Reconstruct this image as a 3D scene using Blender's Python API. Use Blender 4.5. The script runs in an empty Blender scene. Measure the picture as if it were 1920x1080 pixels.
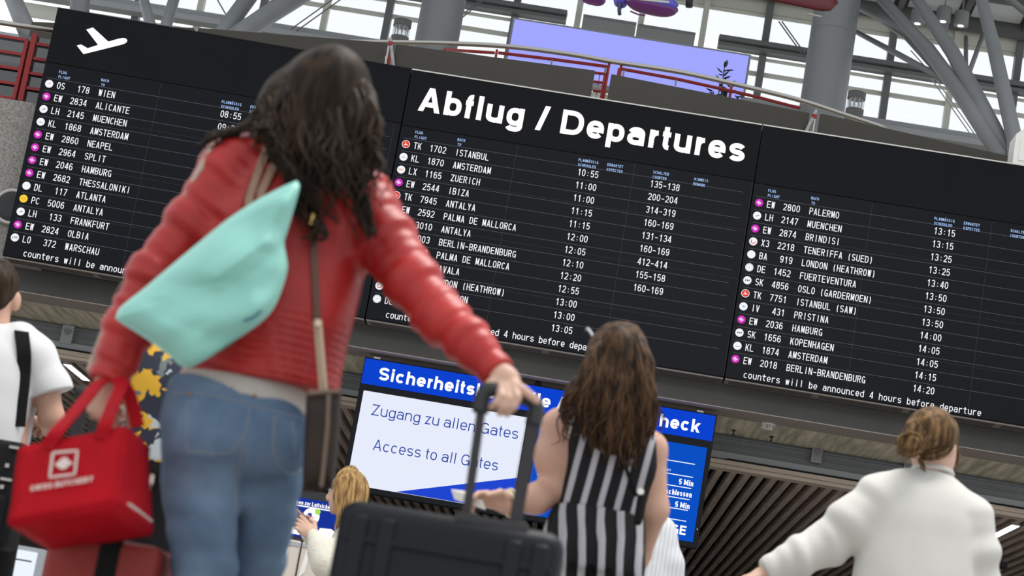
import bpy, bmesh, math, random
import numpy as np
from mathutils import Vector, Matrix, noise as mnoise

SC = bpy.context.scene
COL = SC.collection
random.seed(7)
RNG = np.random.default_rng(11)

# ------------------------------------------------------------------ camera
FPX = 4117.1                                   # focal length in pixels of a 1920 wide frame
PITCH, ROLL, YAW = 0.2066, 0.1722, 0.0503
CAM = np.array([0.0, 0.0, 0.25])
_f = np.array([-math.sin(YAW) * math.cos(PITCH), math.cos(YAW) * math.cos(PITCH), math.sin(PITCH)])
_r = np.array([math.cos(YAW), math.sin(YAW), 0.0])
_u = np.cross(_r, _f)
CR = _r * math.cos(ROLL) + _u * math.sin(ROLL)
CU = -_r * math.sin(ROLL) + _u * math.cos(ROLL)
CF = _f
cam_data = bpy.data.cameras.new('camera')
cam_data.sensor_width = 36.0
cam_data.lens = FPX / 1920.0 * 36.0
cam_data.clip_end = 400
cam_data.dof.use_dof = True
cam_data.dof.focus_distance = 20.3
cam_data.dof.aperture_fstop = 5.6
cam = bpy.data.objects.new('camera', cam_data)
COL.objects.link(cam)
cam.matrix_world = Matrix(((CR[0], CU[0], -CF[0], CAM[0]), (CR[1], CU[1], -CF[1], CAM[1]),
                           (CR[2], CU[2], -CF[2], CAM[2]), (0, 0, 0, 1)))
SC.camera = cam

# ------------------------------------------------------------------ world, lights, exposure
SC.view_settings.view_transform = 'Standard'
SC.view_settings.look = 'None'
SC.view_settings.gamma = 1.0
SC.view_settings.use_curve_mapping = False
SC.view_settings.exposure = 0.0
W = bpy.data.worlds.new('overcast_sky')
SC.world = W
W.use_nodes = True
_b = W.node_tree.nodes['Background']
_b.inputs[0].default_value = (0.93, 0.97, 1.0, 1)
_b.inputs[1].default_value = 1.15


def area_light(name, loc, target, sx, sy, power, color=(1, 1, 1)):
    d = bpy.data.lights.new(name, 'AREA')
    d.shape = 'RECTANGLE'; d.size = sx; d.size_y = sy; d.energy = power; d.color = color
    o = bpy.data.objects.new(name, d)
    COL.objects.link(o)
    o.location = loc
    o.rotation_euler = (Vector(target) - Vector(loc)).to_track_quat('-Z', 'Y').to_euler()
    return o


area_light('skylight_lamp', (1.5, 6.5, 9.0), (0, 6.0, 1.0), 5.0, 3.5, 700, (1.0, 0.96, 0.91))


# ------------------------------------------------------------------ pixel helpers (1920 x 1080 frame)
def ray(x, y):
    return CF * FPX + CR * (x - 960.0) - CU * (y - 540.0)


def at(x, y, Y):
    d = ray(x, y)
    return CAM + d * (Y / d[1])


def atz(x, y, Z):
    d = ray(x, y)
    return CAM + d * ((Z - CAM[2]) / d[2])


def atplane(x, y, P, n):
    d = ray(x, y)
    return CAM + d * (np.dot(np.asarray(P) - CAM, n) / np.dot(d, n))


# ------------------------------------------------------------------ materials
def mat(name, color, rough=0.6, metal=0.0, spec=0.5, noise=0.0, nscale=8.0, nstretch=(1, 1, 1), bump=0.0,
        bscale=40.0, bstretch=(1, 1, 1), emit=None, estr=1.0, alpha=1.0, sheen=0.0, dark=None, sss=0.0):
    m = bpy.data.materials.new(name)
    m.use_nodes = True
    nt = m.node_tree
    N = nt.nodes
    L = nt.links
    p = N['Principled BSDF']
    c = (color[0], color[1], color[2], 1)
    p.inputs['Base Color'].default_value = c
    p.inputs['Roughness'].default_value = rough
    p.inputs['Metallic'].default_value = metal
    p.inputs['Specular IOR Level'].default_value = spec
    if sheen: p.inputs['Sheen Weight'].default_value = sheen
    if sss:
        p.inputs['Subsurface Weight'].default_value = sss
        p.inputs['Subsurface Radius'].default_value = (0.012, 0.005, 0.003)
    if emit is not None:
        p.inputs['Emission Color'].default_value = (emit[0], emit[1], emit[2], 1)
        p.inputs['Emission Strength'].default_value = estr
    tc = N.new('ShaderNodeTexCoord')
    if noise > 0:
        mp = N.new('ShaderNodeMapping'); mp.inputs['Scale'].default_value = nstretch
        L.new(tc.outputs['Object'], mp.inputs[0])
        nz = N.new('ShaderNodeTexNoise'); nz.inputs['Scale'].default_value = nscale; nz.inputs['Detail'].default_value = 5
        L.new(mp.outputs[0], nz.inputs['Vector'])
        cr = N.new('ShaderNodeValToRGB')
        d = dark if dark is not None else tuple(v * (1 - noise) for v in color[:3])
        cr.color_ramp.elements[0].position = 0.33; cr.color_ramp.elements[0].color = (d[0], d[1], d[2], 1)
        cr.color_ramp.elements[1].position = 0.67; cr.color_ramp.elements[1].color = c
        L.new(nz.outputs[0], cr.inputs[0])
        L.new(cr.outputs[0], p.inputs['Base Color'])
    if bump > 0:
        mp = N.new('ShaderNodeMapping'); mp.inputs['Scale'].default_value = bstretch
        L.new(tc.outputs['Object'], mp.inputs[0])
        nz = N.new('ShaderNodeTexNoise'); nz.inputs['Scale'].default_value = bscale; nz.inputs['Detail'].default_value = 4
        L.new(mp.outputs[0], nz.inputs['Vector'])
        bp = N.new('ShaderNodeBump'); bp.inputs['Strength'].default_value = bump; bp.inputs['Distance'].default_value = 0.01
        L.new(nz.outputs[0], bp.inputs['Height'])
        L.new(bp.outputs[0], p.inputs['Normal'])
    return m


def glow(name, color, strength):
    m = bpy.data.materials.new(name)
    m.use_nodes = True
    nt = m.node_tree
    nt.nodes.clear()
    e = nt.nodes.new('ShaderNodeEmission')
    e.inputs[0].default_value = (color[0], color[1], color[2], 1)
    e.inputs[1].default_value = strength
    o = nt.nodes.new('ShaderNodeOutputMaterial')
    nt.links.new(e.outputs[0], o.inputs[0])
    return m


def glass(name, tint=(1, 1, 1), gloss=0.06):
    m = bpy.data.materials.new(name)
    m.use_nodes = True
    nt = m.node_tree
    nt.nodes.clear()
    t = nt.nodes.new('ShaderNodeBsdfTransparent'); t.inputs[0].default_value = (*tint, 1)
    g = nt.nodes.new('ShaderNodeBsdfGlossy'); g.inputs['Roughness'].default_value = 0.02
    mx = nt.nodes.new('ShaderNodeMixShader'); mx.inputs[0].default_value = gloss
    o = nt.nodes.new('ShaderNodeOutputMaterial')
    nt.links.new(t.outputs[0], mx.inputs[1]); nt.links.new(g.outputs[0], mx.inputs[2]); nt.links.new(mx.outputs[0], o.inputs[0])
    return m


# ------------------------------------------------------------------ objects
BASE = {}


def tag(o, label=None, cat=None, group=None, kind=None):
    if label: o['label'] = label
    if cat: o['category'] = cat
    if group: o['group'] = group
    if kind: o['kind'] = kind
    return o


def thing(name, loc, label, cat, group=None):
    o = bpy.data.objects.new(name, None)
    o.empty_display_size = 0.1
    COL.objects.link(o)
    o.location = loc
    BASE[o.name] = np.array(loc, float)
    return tag(o, label, cat, group)


def link(name, verts, faces, mats, parent=None, smooth=False, midx=None):
    me = bpy.data.meshes.new(name)
    v = np.asarray(verts, float).reshape(-1, 3)
    b = BASE[parent.name] if parent is not None else np.zeros(3)
    if parent is None and len(v):
        b = np.array([v[:, 0].mean(), v[:, 1].mean(), v[:, 2].min()])
    v = v - b
    me.from_pydata(v.tolist(), [], faces if isinstance(faces, list) else faces.tolist())
    ms = mats if isinstance(mats, (list, tuple)) else [mats]
    for m in ms: me.materials.append(m)
    if midx is not None:
        me.polygons.foreach_set('material_index', np.asarray(midx, dtype=np.int32))
    if smooth:
        me.polygons.foreach_set('use_smooth', np.ones(len(me.polygons), dtype=bool))
    me.update()
    o = bpy.data.objects.new(name, me)
    COL.objects.link(o)
    BASE[o.name] = b
    if parent is not None:
        o.parent = parent
    else:
        o.location = b
    return o


class MB:
    def __init__(s):
        s.v = []; s.f = []; s.m = []

    def add(s, verts, faces, mi=0):
        k = len(s.v)
        s.v.extend([tuple(map(float, p)) for p in verts])
        for f in faces:
            s.f.append([i + k for i in f]); s.m.append(mi)
        return s

    def box(s, x0, x1, y0, y1, z0, z1, mi=0):
        v = [(x, y, z) for x in (x0, x1) for y in (y0, y1) for z in (z0, z1)]
        return s.add(v, [(0, 1, 3, 2), (4, 6, 7, 5), (0, 4, 5, 1), (2, 3, 7, 6), (0, 2, 6, 4), (1, 5, 7, 3)], mi)

    def obox(s, o, ax, ay, az, mi=0):
        """box from corner o spanned by three vectors"""
        o, ax, ay, az = map(np.asarray, (o, ax, ay, az))
        v = [o + ax * i + ay * j + az * k for i in (0, 1) for j in (0, 1) for k in (0, 1)]
        return s.add(v, [(0, 1, 3, 2), (4, 6, 7, 5), (0, 4, 5, 1), (2, 3, 7, 6), (0, 2, 6, 4), (1, 5, 7, 3)], mi)

    def prism(s, poly, d, mi=0):
        """polygon (3d points) extruded by vector d"""
        p = [np.asarray(q, float) for q in poly]
        n = len(p)
        v = p + [q + np.asarray(d, float) for q in p]
        f = [list(range(n))[::-1], list(range(n, 2 * n))] + [(i, (i + 1) % n, n + (i + 1) % n, n + i) for i in range(n)]
        return s.add(v, f, mi)

    def tube(s, pts, rad, n=10, mi=0, cap=True, flat=None):
        """swept tube through pts; rad number or list; flat=(vector,ratio) squashes the section along vector"""
        P = [np.asarray(p, float) for p in pts]
        R = rad if hasattr(rad, '__len__') else [rad] * len(P)
        rings = []
        prev = None
        for i, p in enumerate(P):
            t = (P[min(i + 1, len(P) - 1)] - P[max(i - 1, 0)])
            t = t / (np.linalg.norm(t) + 1e-12)
            if prev is None:
                a = np.array([0, 0, 1.0]) if abs(t[2]) < 0.9 else np.array([1.0, 0, 0])
                if flat is not None: a = np.asarray(flat[0], float)
            else:
                a = prev
            a = a - t * np.dot(a, t); a /= np.linalg.norm(a) + 1e-12
            prev = a
            b = np.cross(t, a)
            k = flat[1] if flat is not None else 1.0
            rings.append([p + R[i] * (a * math.cos(q) * k + b * math.sin(q)) for q in [2 * math.pi * j / n for j in range(n)]])
        v = [q for r in rings for q in r]
        f = []
        for i in range(len(P) - 1):
            for j in range(n):
                f.append((i * n + j, i * n + (j + 1) % n, (i + 1) * n + (j + 1) % n, (i + 1) * n + j))
        if cap:
            f.append(list(range(n))[::-1]); f.append([(len(P) - 1) * n + j for j in range(n)])
        return s.add(v, f, mi)

    def lathe(s, c, prof, n=24, mi=0, axis=(0, 0, 1)):
        """prof: list of (radius, height) along axis from c"""
        ax = np.asarray(axis, float); ax /= np.linalg.norm(ax)
        a = np.array([1.0, 0, 0]) if abs(ax[0]) < 0.9 else np.array([0, 1.0, 0])
        a = a - ax * np.dot(a, ax); a /= np.linalg.norm(a)
        b = np.cross(ax, a)
        c = np.asarray(c, float)
        v = []
        for r, h in prof:
            v += [c + ax * h + r * (a * math.cos(2 * math.pi * j / n) + b * math.sin(2 * math.pi * j / n)) for j in range(n)]
        f = []
        for i in range(len(prof) - 1):
            for j in range(n):
                f.append((i * n + j, i * n + (j + 1) % n, (i + 1) * n + (j + 1) % n, (i + 1) * n + j))
        f.append(list(range(n))[::-1]); f.append([(len(prof) - 1) * n + j for j in range(n)])
        return s.add(v, f, mi)

    def build(s, name, mats, parent=None, smooth=False):
        return link(name, s.v, s.f, mats, parent, smooth, s.m)


def auto_smooth(o, ang=40):
    """sharp where faces meet steeply"""
    me = o.data
    bm = bmesh.new(); bm.from_mesh(me)
    for f in bm.faces: f.smooth = True
    for e in bm.edges:
        if len(e.link_faces) == 2 and e.calc_face_angle(0) > math.radians(ang): e.smooth = False
    bm.to_mesh(me); bm.free()
    return o


def struct(o):
    o['kind'] = 'structure'
    return o


def spline(pts, n=8):
    """Catmull-Rom through pts"""
    P = [np.asarray(p, float) for p in pts]
    P = [2 * P[0] - P[1]] + P + [2 * P[-1] - P[-2]]
    out = []
    for i in range(1, len(P) - 2):
        for k in range(n):
            t = k / n
            out.append(0.5 * ((2 * P[i]) + (-P[i - 1] + P[i + 1]) * t + (2 * P[i - 1] - 5 * P[i] + 4 * P[i + 1] - P[i + 2]) * t * t
                              + (-P[i - 1] + 3 * P[i] - 3 * P[i + 1] + P[i + 2]) * t ** 3))
    out.append(P[-2])
    return out


# ------------------------------------------------------------------ lettering: a stroke alphabet, one quad strip per stroke
def _arc(cx, cy, rx, ry, a0, a1, n=14, e=2.35):
    o = []
    for i in range(n + 1):
        a = math.radians(a0 + (a1 - a0) * i / n)
        c, s_ = math.cos(a), math.sin(a)
        o.append((cx + rx * math.copysign(abs(c) ** (2 / e), c), cy + ry * math.copysign(abs(s_) ** (2 / e), s_)))
    return o


def glyph(ch, w, t, xh=0.73):
    """polylines ('p'), closed loops ('c') and level-cut diagonals ('q') of one letter; cap height 1, width w, stroke t"""
    h = t / 2
    L, R, B, T, X = h, w - h, h, 1 - h, xh - h
    m = (L + R) / 2
    M = 0.5
    rx = (R - L) / 2
    D = -0.24 + h
    A = _arc
    q = lambda x0, y0, x1, y1: ('q', [(x0, y0), (x1, y1)])
    v = lambda x, y0, y1: ('p', [(x, y0), (x, y1)])
    hz = lambda y, x0, x1: ('p', [(x0, y), (x1, y)])
    k = h * 1.12
    G = {
        'A': [q(k, 0, m, 1), q(w - k, 0, m, 1), hz(0.3, w * .22, w * .78)],
        'B': [v(L, 0, 1), ('p', [(L, T), (m, T)] + A(m, (T + M) / 2, rx, (T - M) / 2, 90, -90) + [(L, M)]),
              ('p', [(m, M)] + A(m, (B + M) / 2, rx, (M - B) / 2, 90, -90) + [(L, B)])],
        'C': [('p', A(m, M, rx, T - M, 38, 322))],
        'D': [v(L, 0, 1), ('p', [(L, T), (m * .9, T)] + A(m * .9, M, R - m * .9, T - M, 90, -90) + [(L, B)])],
        'E': [v(L, 0, 1), hz(T, L, w), hz(B, L, w), hz(M + .02, L, w * .93)],
        'F': [v(L, 0, 1), hz(T, L, w), hz(M, L, w * .9)],
        'G': [('p', A(m, M, rx, T - M, 38, 345) + [(R, M - .06), (m + .02, M - .06)]), v(R, 0, M * .8)],
        'H': [v(L, 0, 1), v(R, 0, 1), hz(M, L, R)],
        'I': [v(m, 0, 1)],
        'J': [('p', [(R, 1), (R, .3)] + A(m, .3, rx, .3 - B, 0, -170))],
        'K': [v(L, 0, 1), q(L + h * .6, .36, w - k, 1), q(w - k, 0, w * .42, .6)],
        'L': [v(L, 0, 1), hz(B, L, w)],
        'M': [v(L, 0, 1), v(R, 0, 1), q(L + .02, 1, m, .12), q(R - .02, 1, m, .12)],
        'N': [v(L, 0, 1), v(R, 0, 1), q(L + h * .3, 1, R - h * .3, 0)],
        'O': [('c', A(m, M, rx, T - M, 0, 360, 28)[:-1])],
        'P': [v(L, 0, 1), ('p', [(L, T), (m, T)] + A(m, (T + .46) / 2, rx, (T - .46) / 2, 90, -90) + [(L, .46)])],
        'R': [v(L, 0, 1), ('p', [(L, T), (m, T)] + A(m, (T + M) / 2, rx, (T - M) / 2, 90, -90) + [(L, M)]), q(w - k, 0, m, M)],
        'S': [('p', A(m, (T + M) / 2, rx, (T - M) / 2, 22, 250, 14, 2.1) + A(m, (B + M) / 2, rx, (M - B) / 2, 70, -158, 14, 2.1))],
        'T': [v(m, 0, 1), hz(T, 0, w)],
        'U': [('p', [(L, 1), (L, .36)] + A(m, .36, rx, .36 - B, 180, 360) + [(R, 1)])],
        'V': [q(k, 1, m, 0), q(w - k, 1, m, 0)],
        'W': [q(k * .9, 1, w * .27, 0), q(m, .95, w * .27, 0), q(m, .95, w * .73, 0), q(w - k * .9, 1, w * .73, 0)],
        'X': [q(k, 0, w - k, 1), q(k, 1, w - k, 0)],
        'Y': [q(k, 1, m, .42), q(w - k, 1, m, .42), v(m, 0, .46)],
        'Z': [hz(T, 0, w), hz(B, 0, w), q(k, 0, w - k, 1)],
        '0': [('c', A(m, M, rx, T - M, 0, 360, 28)[:-1])],
        '1': [v(w * .58, 0, 1), ('p', [(w * .16, .74), (w * .38, .78), (w * .54, .97)])],
        '2': [('p', A(m, 1 - h - .27, rx, .27, 165, -25, 12) + [(L + .02, B + .06)]), hz(B, 0, w)],
        '3': [('p', A(m, (T + M) / 2, rx * .96, (T - M) / 2, 160, -85) + A(m, (B + M) / 2, rx, (M - B) / 2, 85, -160))],
        '4': [v(w * .74, 0, 1), hz(.27, 0, w), q(k * .8, .25, w * .7, 1)],
        '5': [('p', [(w * .92, T), (w * .2, T), (w * .12, .5)] + A(m, .33, rx, .33 - B, 130, -155))],
        '6': [('c', A(m, .32, rx, .32 - B, 0, 360, 20)[:-1]), ('p', A(m, M, rx, T - M, 40, 180) + [(L, .32)])],
        '7': [hz(T, 0, w), q(w * .32, 0, w - k, 1)],
        '8': [('c', A(m, (T + .53) / 2, rx * .9, (T - .53) / 2, 0, 360, 20)[:-1]), ('c', A(m, (B + .53) / 2, rx, (.53 - B) / 2, 0, 360, 20)[:-1])],
        '9': [('c', A(m, .68, rx, T - .68, 0, 360, 20)[:-1]), ('p', A(m, M, rx, T - M, 0, -140) )],
        ':': [v(m, .12, .12 + t * 1.2), v(m, .55, .55 + t * 1.2)],
        '-': [hz(.42, w * .08, w * .92)],
        '(': [('p', A(w * .95, .45, w * .5, .68, 130, 230, 10, 2))],
        ')': [('p', A(w * .05, .45, w * .5, .68, 50, -50, 10, 2))],
        '/': [q(k, -.02, w - k, 1.02)],
        'a': [('p', A(m, X - .2, rx, .2, 165, 0, 10) + [(R, 0)]), ('c', A(m - .01, (B + .43) / 2, rx, (.43 - B) / 2, 0, 360, 18)[:-1])],
        'b': [v(L, 0, 1), ('c', A(m, (B + X) / 2, rx, (X - B) / 2, 0, 360, 22)[:-1])],
        'c': [('p', A(m, (B + X) / 2, rx, (X - B) / 2, 42, 318))],
        'd': [v(R, 0, 1), ('c', A(m, (B + X) / 2, rx, (X - B) / 2, 0, 360, 22)[:-1])],
        'e': [('p', [(L, (B + X) / 2 - .01), (R, (B + X) / 2 - .01)] + A(m, (B + X) / 2, rx, (X - B) / 2, 0, 322, 22))],
        'f': [('p', [(w * .42, 0), (w * .42, .74)] + A(w * .42 + w * .4, .74, w * .4, T - .74, 180, 85, 8)), hz(xh - h, 0, w * .95)],
        'g': [('c', A(m, (B + X) / 2, rx, (X - B) / 2, 0, 360, 22)[:-1]), ('p', [(R, xh), (R, 0)] + A(m, 0.0, rx, -D, 0, -165, 10))],
        'h': [v(L, 0, 1), ('p', A(m, X - .24, rx, .24, 180, 0, 12) + [(R, 0)])],
        'i': [v(m, 0, xh), v(m, 1 - t * 1.05, 1)],
        'k': [v(L, 0, 1), q(L + h * .6, .24, w - k, xh), q(w - k, 0, w * .42, .45)],
        'l': [v(m, 0, 1)],
        'm': [v(L, 0, xh), ('p', A((L + m) / 2, X - .2, (m - L) / 2, .2, 180, 0, 10) + [(m, 0)]), ('p', A((R + m) / 2, X - .2, (R - m) / 2, .2, 180, 0, 10) + [(R, 0)])],
        'n': [v(L, 0, xh), ('p', A(m, X - .24, rx, .24, 180, 0, 12) + [(R, 0)])],
        'o': [('c', A(m, (B + X) / 2, rx, (X - B) / 2, 0, 360, 24)[:-1])],
        'p': [v(L, -.26, xh), ('c', A(m, (B + X) / 2, rx, (X - B) / 2, 0, 360, 22)[:-1])],
        'r': [v(L + w * .08, 0, xh), ('p', A(w * .95, X - .3, w * .95 - L - w * .08, .3, 170, 92, 8))],
        's': [('p', A(m, (X * 1.5 + B * .5 + 0) / 2, rx, (X - B) / 4, 22, 250, 12, 2.1) + A(m, (X * .5 + B * 1.5) / 2, rx, (X - B) / 4, 70, -158, 12, 2.1))],
        't': [('p', [(w * .42, .95), (w * .42, .26)] + A(w * .42 + w * .38, .26, w * .38, .26 - B, 180, 275, 8)), hz(xh - h, 0, w * .95)],
        'u': [v(R, 0, xh), ('p', [(L, xh), (L, .28)] + A(m, .28, rx, .28 - B, 180, 360, 12))],
        'w': [q(k * .8, xh, w * .27, 0), q(m, xh, w * .27, 0), q(m, xh, w * .73, 0), q(w - k * .8, xh, w * .73, 0)],
        'y': [q(k, xh, m, 0), q(w - k, xh, w * .3, -.26)],
        'z': [hz(X, 0, w), hz(B, 0, w), q(k, 0, w - k, xh)],
        ' ': [],
    }
    if ch == '\u00c4':
        return G['A'] + [v(w * .32, 1.08, 1.08 + t), v(w * .68, 1.08, 1.08 + t)]
    return G.get(ch, [])


def strokes_to_quads(strokes, t):
    V = []; F = []
    h = t / 2
    for kind, pts in strokes:
        if kind == 'q':
            (x0, y0), (x1, y1) = pts
            dx, dy = x1 - x0, y1 - y0
            hw = h * math.hypot(dx, dy) / abs(dy)
            k = len(V)
            V += [(x0 - hw, y0), (x0 + hw, y0), (x1 + hw, y1), (x1 - hw, y1)]
            F.append((k, k + 1, k + 2, k + 3) if dy > 0 else (k + 3, k + 2, k + 1, k))
            continue
        P = [np.array(p) for p in pts]
        Q = [P[0]]
        for p in P[1:]:
            if np.linalg.norm(p - Q[-1]) > 1e-4: Q.append(p)
        P = Q
        n = len(P)
        k = len(V)
        for i in range(n):
            a = P[i - 1] if (i > 0 or kind == 'c') else None
            b = P[(i + 1) % n] if (i < n - 1 or kind == 'c') else None
            if a is None: a = P[i] - (b - P[i])
            if b is None: b = P[i] + (P[i] - a)
            d0 = (P[i] - a) / np.linalg.norm(P[i] - a); d1 = (b - P[i]) / np.linalg.norm(b - P[i])
            n0 = np.array([-d0[1], d0[0]]); n1 = np.array([-d1[1], d1[0]])
            nn = n0 + n1
            l = np.linalg.norm(nn)
            nn = n0 if l < 1e-6 else nn / l
            c = max(0.5, float(np.dot(nn, n0)))
            V += [tuple(P[i] - nn * h / c), tuple(P[i] + nn * h / c)]
        for i in range(n if kind == 'c' else n - 1):
            j = (i + 1) % n
            F.append((k + 2 * i, k + 2 * j, k + 2 * j + 1, k + 2 * i + 1))
    return V, F


ADV = {c: .78 for c in 'abcdeghnopu'}
ADV.update({'i': .38, 'l': .38, 'f': .44, 't': .46, 'r': .52, 's': .74, 'k': .76, 'm': 1.16, 'w': 1.04, 'y': .74, 'z': .68, ' ': .34, '/': .62,
            'I': .42, 'M': 1.14, 'W': 1.3, 'L': .82, 'E': .9, 'F': .84, 'T': .86, '-': .5, ':': .4, '1': .78, 'Z': .86, 'S': .9})


def text_mesh(mb, s, o, u, v, n, cap, t=.2, cell=None, gw=.47, width=None, mi=0, lift=0.0, xh=.73, adv=None):
    """adds the letters of s to mb. o: left end of the baseline; u, v: unit right/up; cap: capital height.
    cell: fixed advance (typewriter); width: total length the line must fill (proportional)"""
    o = np.asarray(o, float); u = np.asarray(u, float); v = np.asarray(v, float); n = np.asarray(n, float)
    if cell is None:
        a = [ADV.get(c, .98 if c.isupper() else .78) for c in s]
        k = 1.0 if width is None else width / (sum(a) * cap)
    x = 0.0
    for i, c in enumerate(s):
        if cell is not None:
            w = gw
            if c in 'il': w = gw
            gx, sx = x + (cell - gw * cap) / 2, 1.0
            step = cell
        else:
            step = a[i] * cap * k
            sb = .07 if c not in 'il1' else .07
            w = max(t, a[i] * k - 2 * sb)
            gx, sx = x + sb * cap, 1.0
        V, F = strokes_to_quads(glyph(c, w, t, xh), t)
        if V:
            mb.add([o + u * (gx + p[0] * cap) + v * (p[1] * cap) + n * lift for p in V], F, mi)
        x += step
    return x
# ================================================================== THE SETTING
M = {}
M['fascia'] = mat('fascia_paint', (0.075, 0.073, 0.068), .6, spec=.25, noise=.12, nscale=3)
M['lip'] = mat('lip_paint', (0.34, 0.285, 0.255), .6)
M['concrete'] = mat('board_marked_concrete', (0.78, 0.70, 0.53), .9, noise=.5, nscale=2.2, nstretch=(7, .5, 1), bump=.12, bscale=6, bstretch=(7, .4, 1))
M['speckle'] = mat('speckled_concrete', (0.36, 0.34, 0.31), .9, noise=.5, nscale=55, bump=.4, bscale=60)
M['steel'] = mat('grey_steel', (0.235, 0.245, 0.255), .5, noise=.15, nscale=2)
M['steel_light'] = mat('light_steel', (0.36, 0.38, 0.405), .5)
M['galv'] = mat('galvanised', (0.36, 0.36, 0.36), .45, metal=.6, noise=.3, nscale=20)
M['black'] = mat('black_metal', (0.012, 0.012, 0.013), .5)
M['trimwood'] = mat('trim_wood', (0.66, 0.54, 0.44), .6, noise=.25, nscale=4, nstretch=(.4, 4, 8))
M['slat'] = mat('brown_slat', (0.60, 0.48, 0.40), .6, noise=.3, nscale=3, nstretch=(6, .5, 6))
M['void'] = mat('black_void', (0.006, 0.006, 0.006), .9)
M['shield'] = mat('shield_paint', (0.058, 0.053, 0.044), .55, spec=.25, noise=.1, nscale=2)
M['floor'] = mat('stone_floor', (0.36, 0.34, 0.32), .35, noise=.15, nscale=2)
M['chrome'] = mat('brushed_steel', (0.40, 0.38, 0.355), .42, metal=1)
M['red'] = mat('red_paint', (0.27, 0.022, 0.022), .5, spec=.3)
M['column'] = mat('column_paint', (0.175, 0.184, 0.192), .45, spec=.4, noise=.08, nscale=1.5)
M['frame_dark'] = mat('facade_grey', (0.15, 0.16, 0.168), .5)
M['frame_cream'] = mat('facade_cream', (0.62, 0.63, 0.57), .5)
M['pane'] = glass('facade_glass')
M['roof'] = mat('roof_steel', (0.11, 0.115, 0.12), .6, noise=.2, nscale=2)
M['roof_panel'] = mat('roof_panel', (0.62, 0.65, 0.68), .6)
M['tube_lamp'] = glow('lamp_white', (1, .97, .93), 3.0)

fl = struct(MB().box(-30, 30, -6, 48, -.2, 0).build('floor', M['floor']))

ZS = float(at(1500, 787, 20.26)[2])
YL = float(atz(1500, 803, ZS)[1])            # lip to concrete
YC = float(atz(1500, 838, ZS)[1])            # concrete to steel channel
zc = lambda y: float(at(1500, y, YC)[2])
# mezzanine slab: fascia, lip, concrete underside, top
struct(MB().box(-14, 14, 20.26, 20.50, ZS, 5.9).build('trim_1', M['fascia']))
struct(MB().box(-14, 14, 20.26, YL, ZS - .008, ZS).build('trim_2', M['lip']))
struct(MB().box(-14, 14, YL, YC + .6, ZS, 4.2).build('trim_3', M['concrete']))
struct(MB().box(-14, 14, 20.5, 34.5, 5.7, 5.9).build('trim_4', M['concrete']))
# steel channel and wooden edge under it
b = MB()
b.box(-14, 14, YC, YC + .14, zc(873), ZS + .02)
b.box(-14, 14, YC - .03, YC, zc(857) - .008, zc(857))
b.box(-14, 14, YC - .05, YC, zc(843) - .012, zc(843))
struct(b.build('trim_5', M['steel']))
struct(MB().box(-14, 14, YC - .05, YC + .14, zc(885), zc(872)).build('trim_6', M['steel_light']))
b = MB().box(-14, 14, YC - .02, YC + .14, zc(889), zc(884))
for k in range(9):
    x = -9 + k * 2.05
    b.tube([(x + .06, YC - .06, zc(886)), (x + 1.9, YC - .06, zc(886))], .014, 8)
struct(b.build('trim_7', M['black']))
b = MB()
b.box(-14, 14, YC - .09, YC + .12, zc(896), zc(888))
b.box(-14, 14, YC - .07, YC + .12, zc(898), zc(896))
b.box(-14, 14, YC - .09, YC + .12, zc(904), zc(898))
ZSL = zc(903) + .012
struct(b.build('trim_8', M['trimwood']))
# slat ceiling
b = MB()
x = -9.0
i = 0
while x < 9:
    y = YC + .1 - (i * .43) % 1.9
    while y < 44:
        y0, y1 = max(y, YC + .1), y + 1.88
        if y1 > YC + .2:
            dz = random.uniform(-.004, .004); dx = random.uniform(-.003, .003)
            b.box(x + dx, x + .062 + dx, y0, y1, ZSL + dz, ZSL + .095 + dz)
        y += 1.9
    x += .1385
    i += 1
struct(b.build('ceiling', M['slat']))
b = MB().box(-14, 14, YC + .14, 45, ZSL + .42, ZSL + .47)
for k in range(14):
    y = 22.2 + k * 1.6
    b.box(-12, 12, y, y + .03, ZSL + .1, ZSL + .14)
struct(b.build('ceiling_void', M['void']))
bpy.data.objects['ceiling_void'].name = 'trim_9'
struct(MB().box(-14, 14, 44, 44.3, 0, ZSL + .45).build('wall_back', mat('back_wall', (0.05, 0.043, 0.04), .7)))

# hanging brackets on the channel
for (px, py, w, hh) in ((1531, 853, .105, .17), (127, 628, .12, .19), (1703, 880, .10, .15)):
    c = at(px, py, YC - .04)
    o = thing('bracket', (c[0], YC - .04, c[2] - hh / 2), {1531: 'galvanised steel bracket plate on the grey beam left of the white sweatshirt',
              127: 'grey steel bracket plate on the beam beside the man in white t-shirt', 1703: 'grey bracket plate on the beam hidden mostly behind the woman with the bun'}[px], 'bracket')
    MB().box(c[0] - w / 2, c[0] + w / 2, YC - .08, YC, c[2] - hh / 2, c[2] + hh / 2).build('plate', M['galv'] if px == 1531 else M['steel_light'], o)
    k = MB()
    k.lathe((c[0], YC - .09, c[2] + .01), [(.018, 0), (.018, .02)], 6, axis=(0, 1, 0))
    k.box(c[0] - .03, c[0] + .035, YC - .095, YC - .075, c[2] + .015, c[2] + .05)
    k.build('bolt', M['steel'], o)

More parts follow.
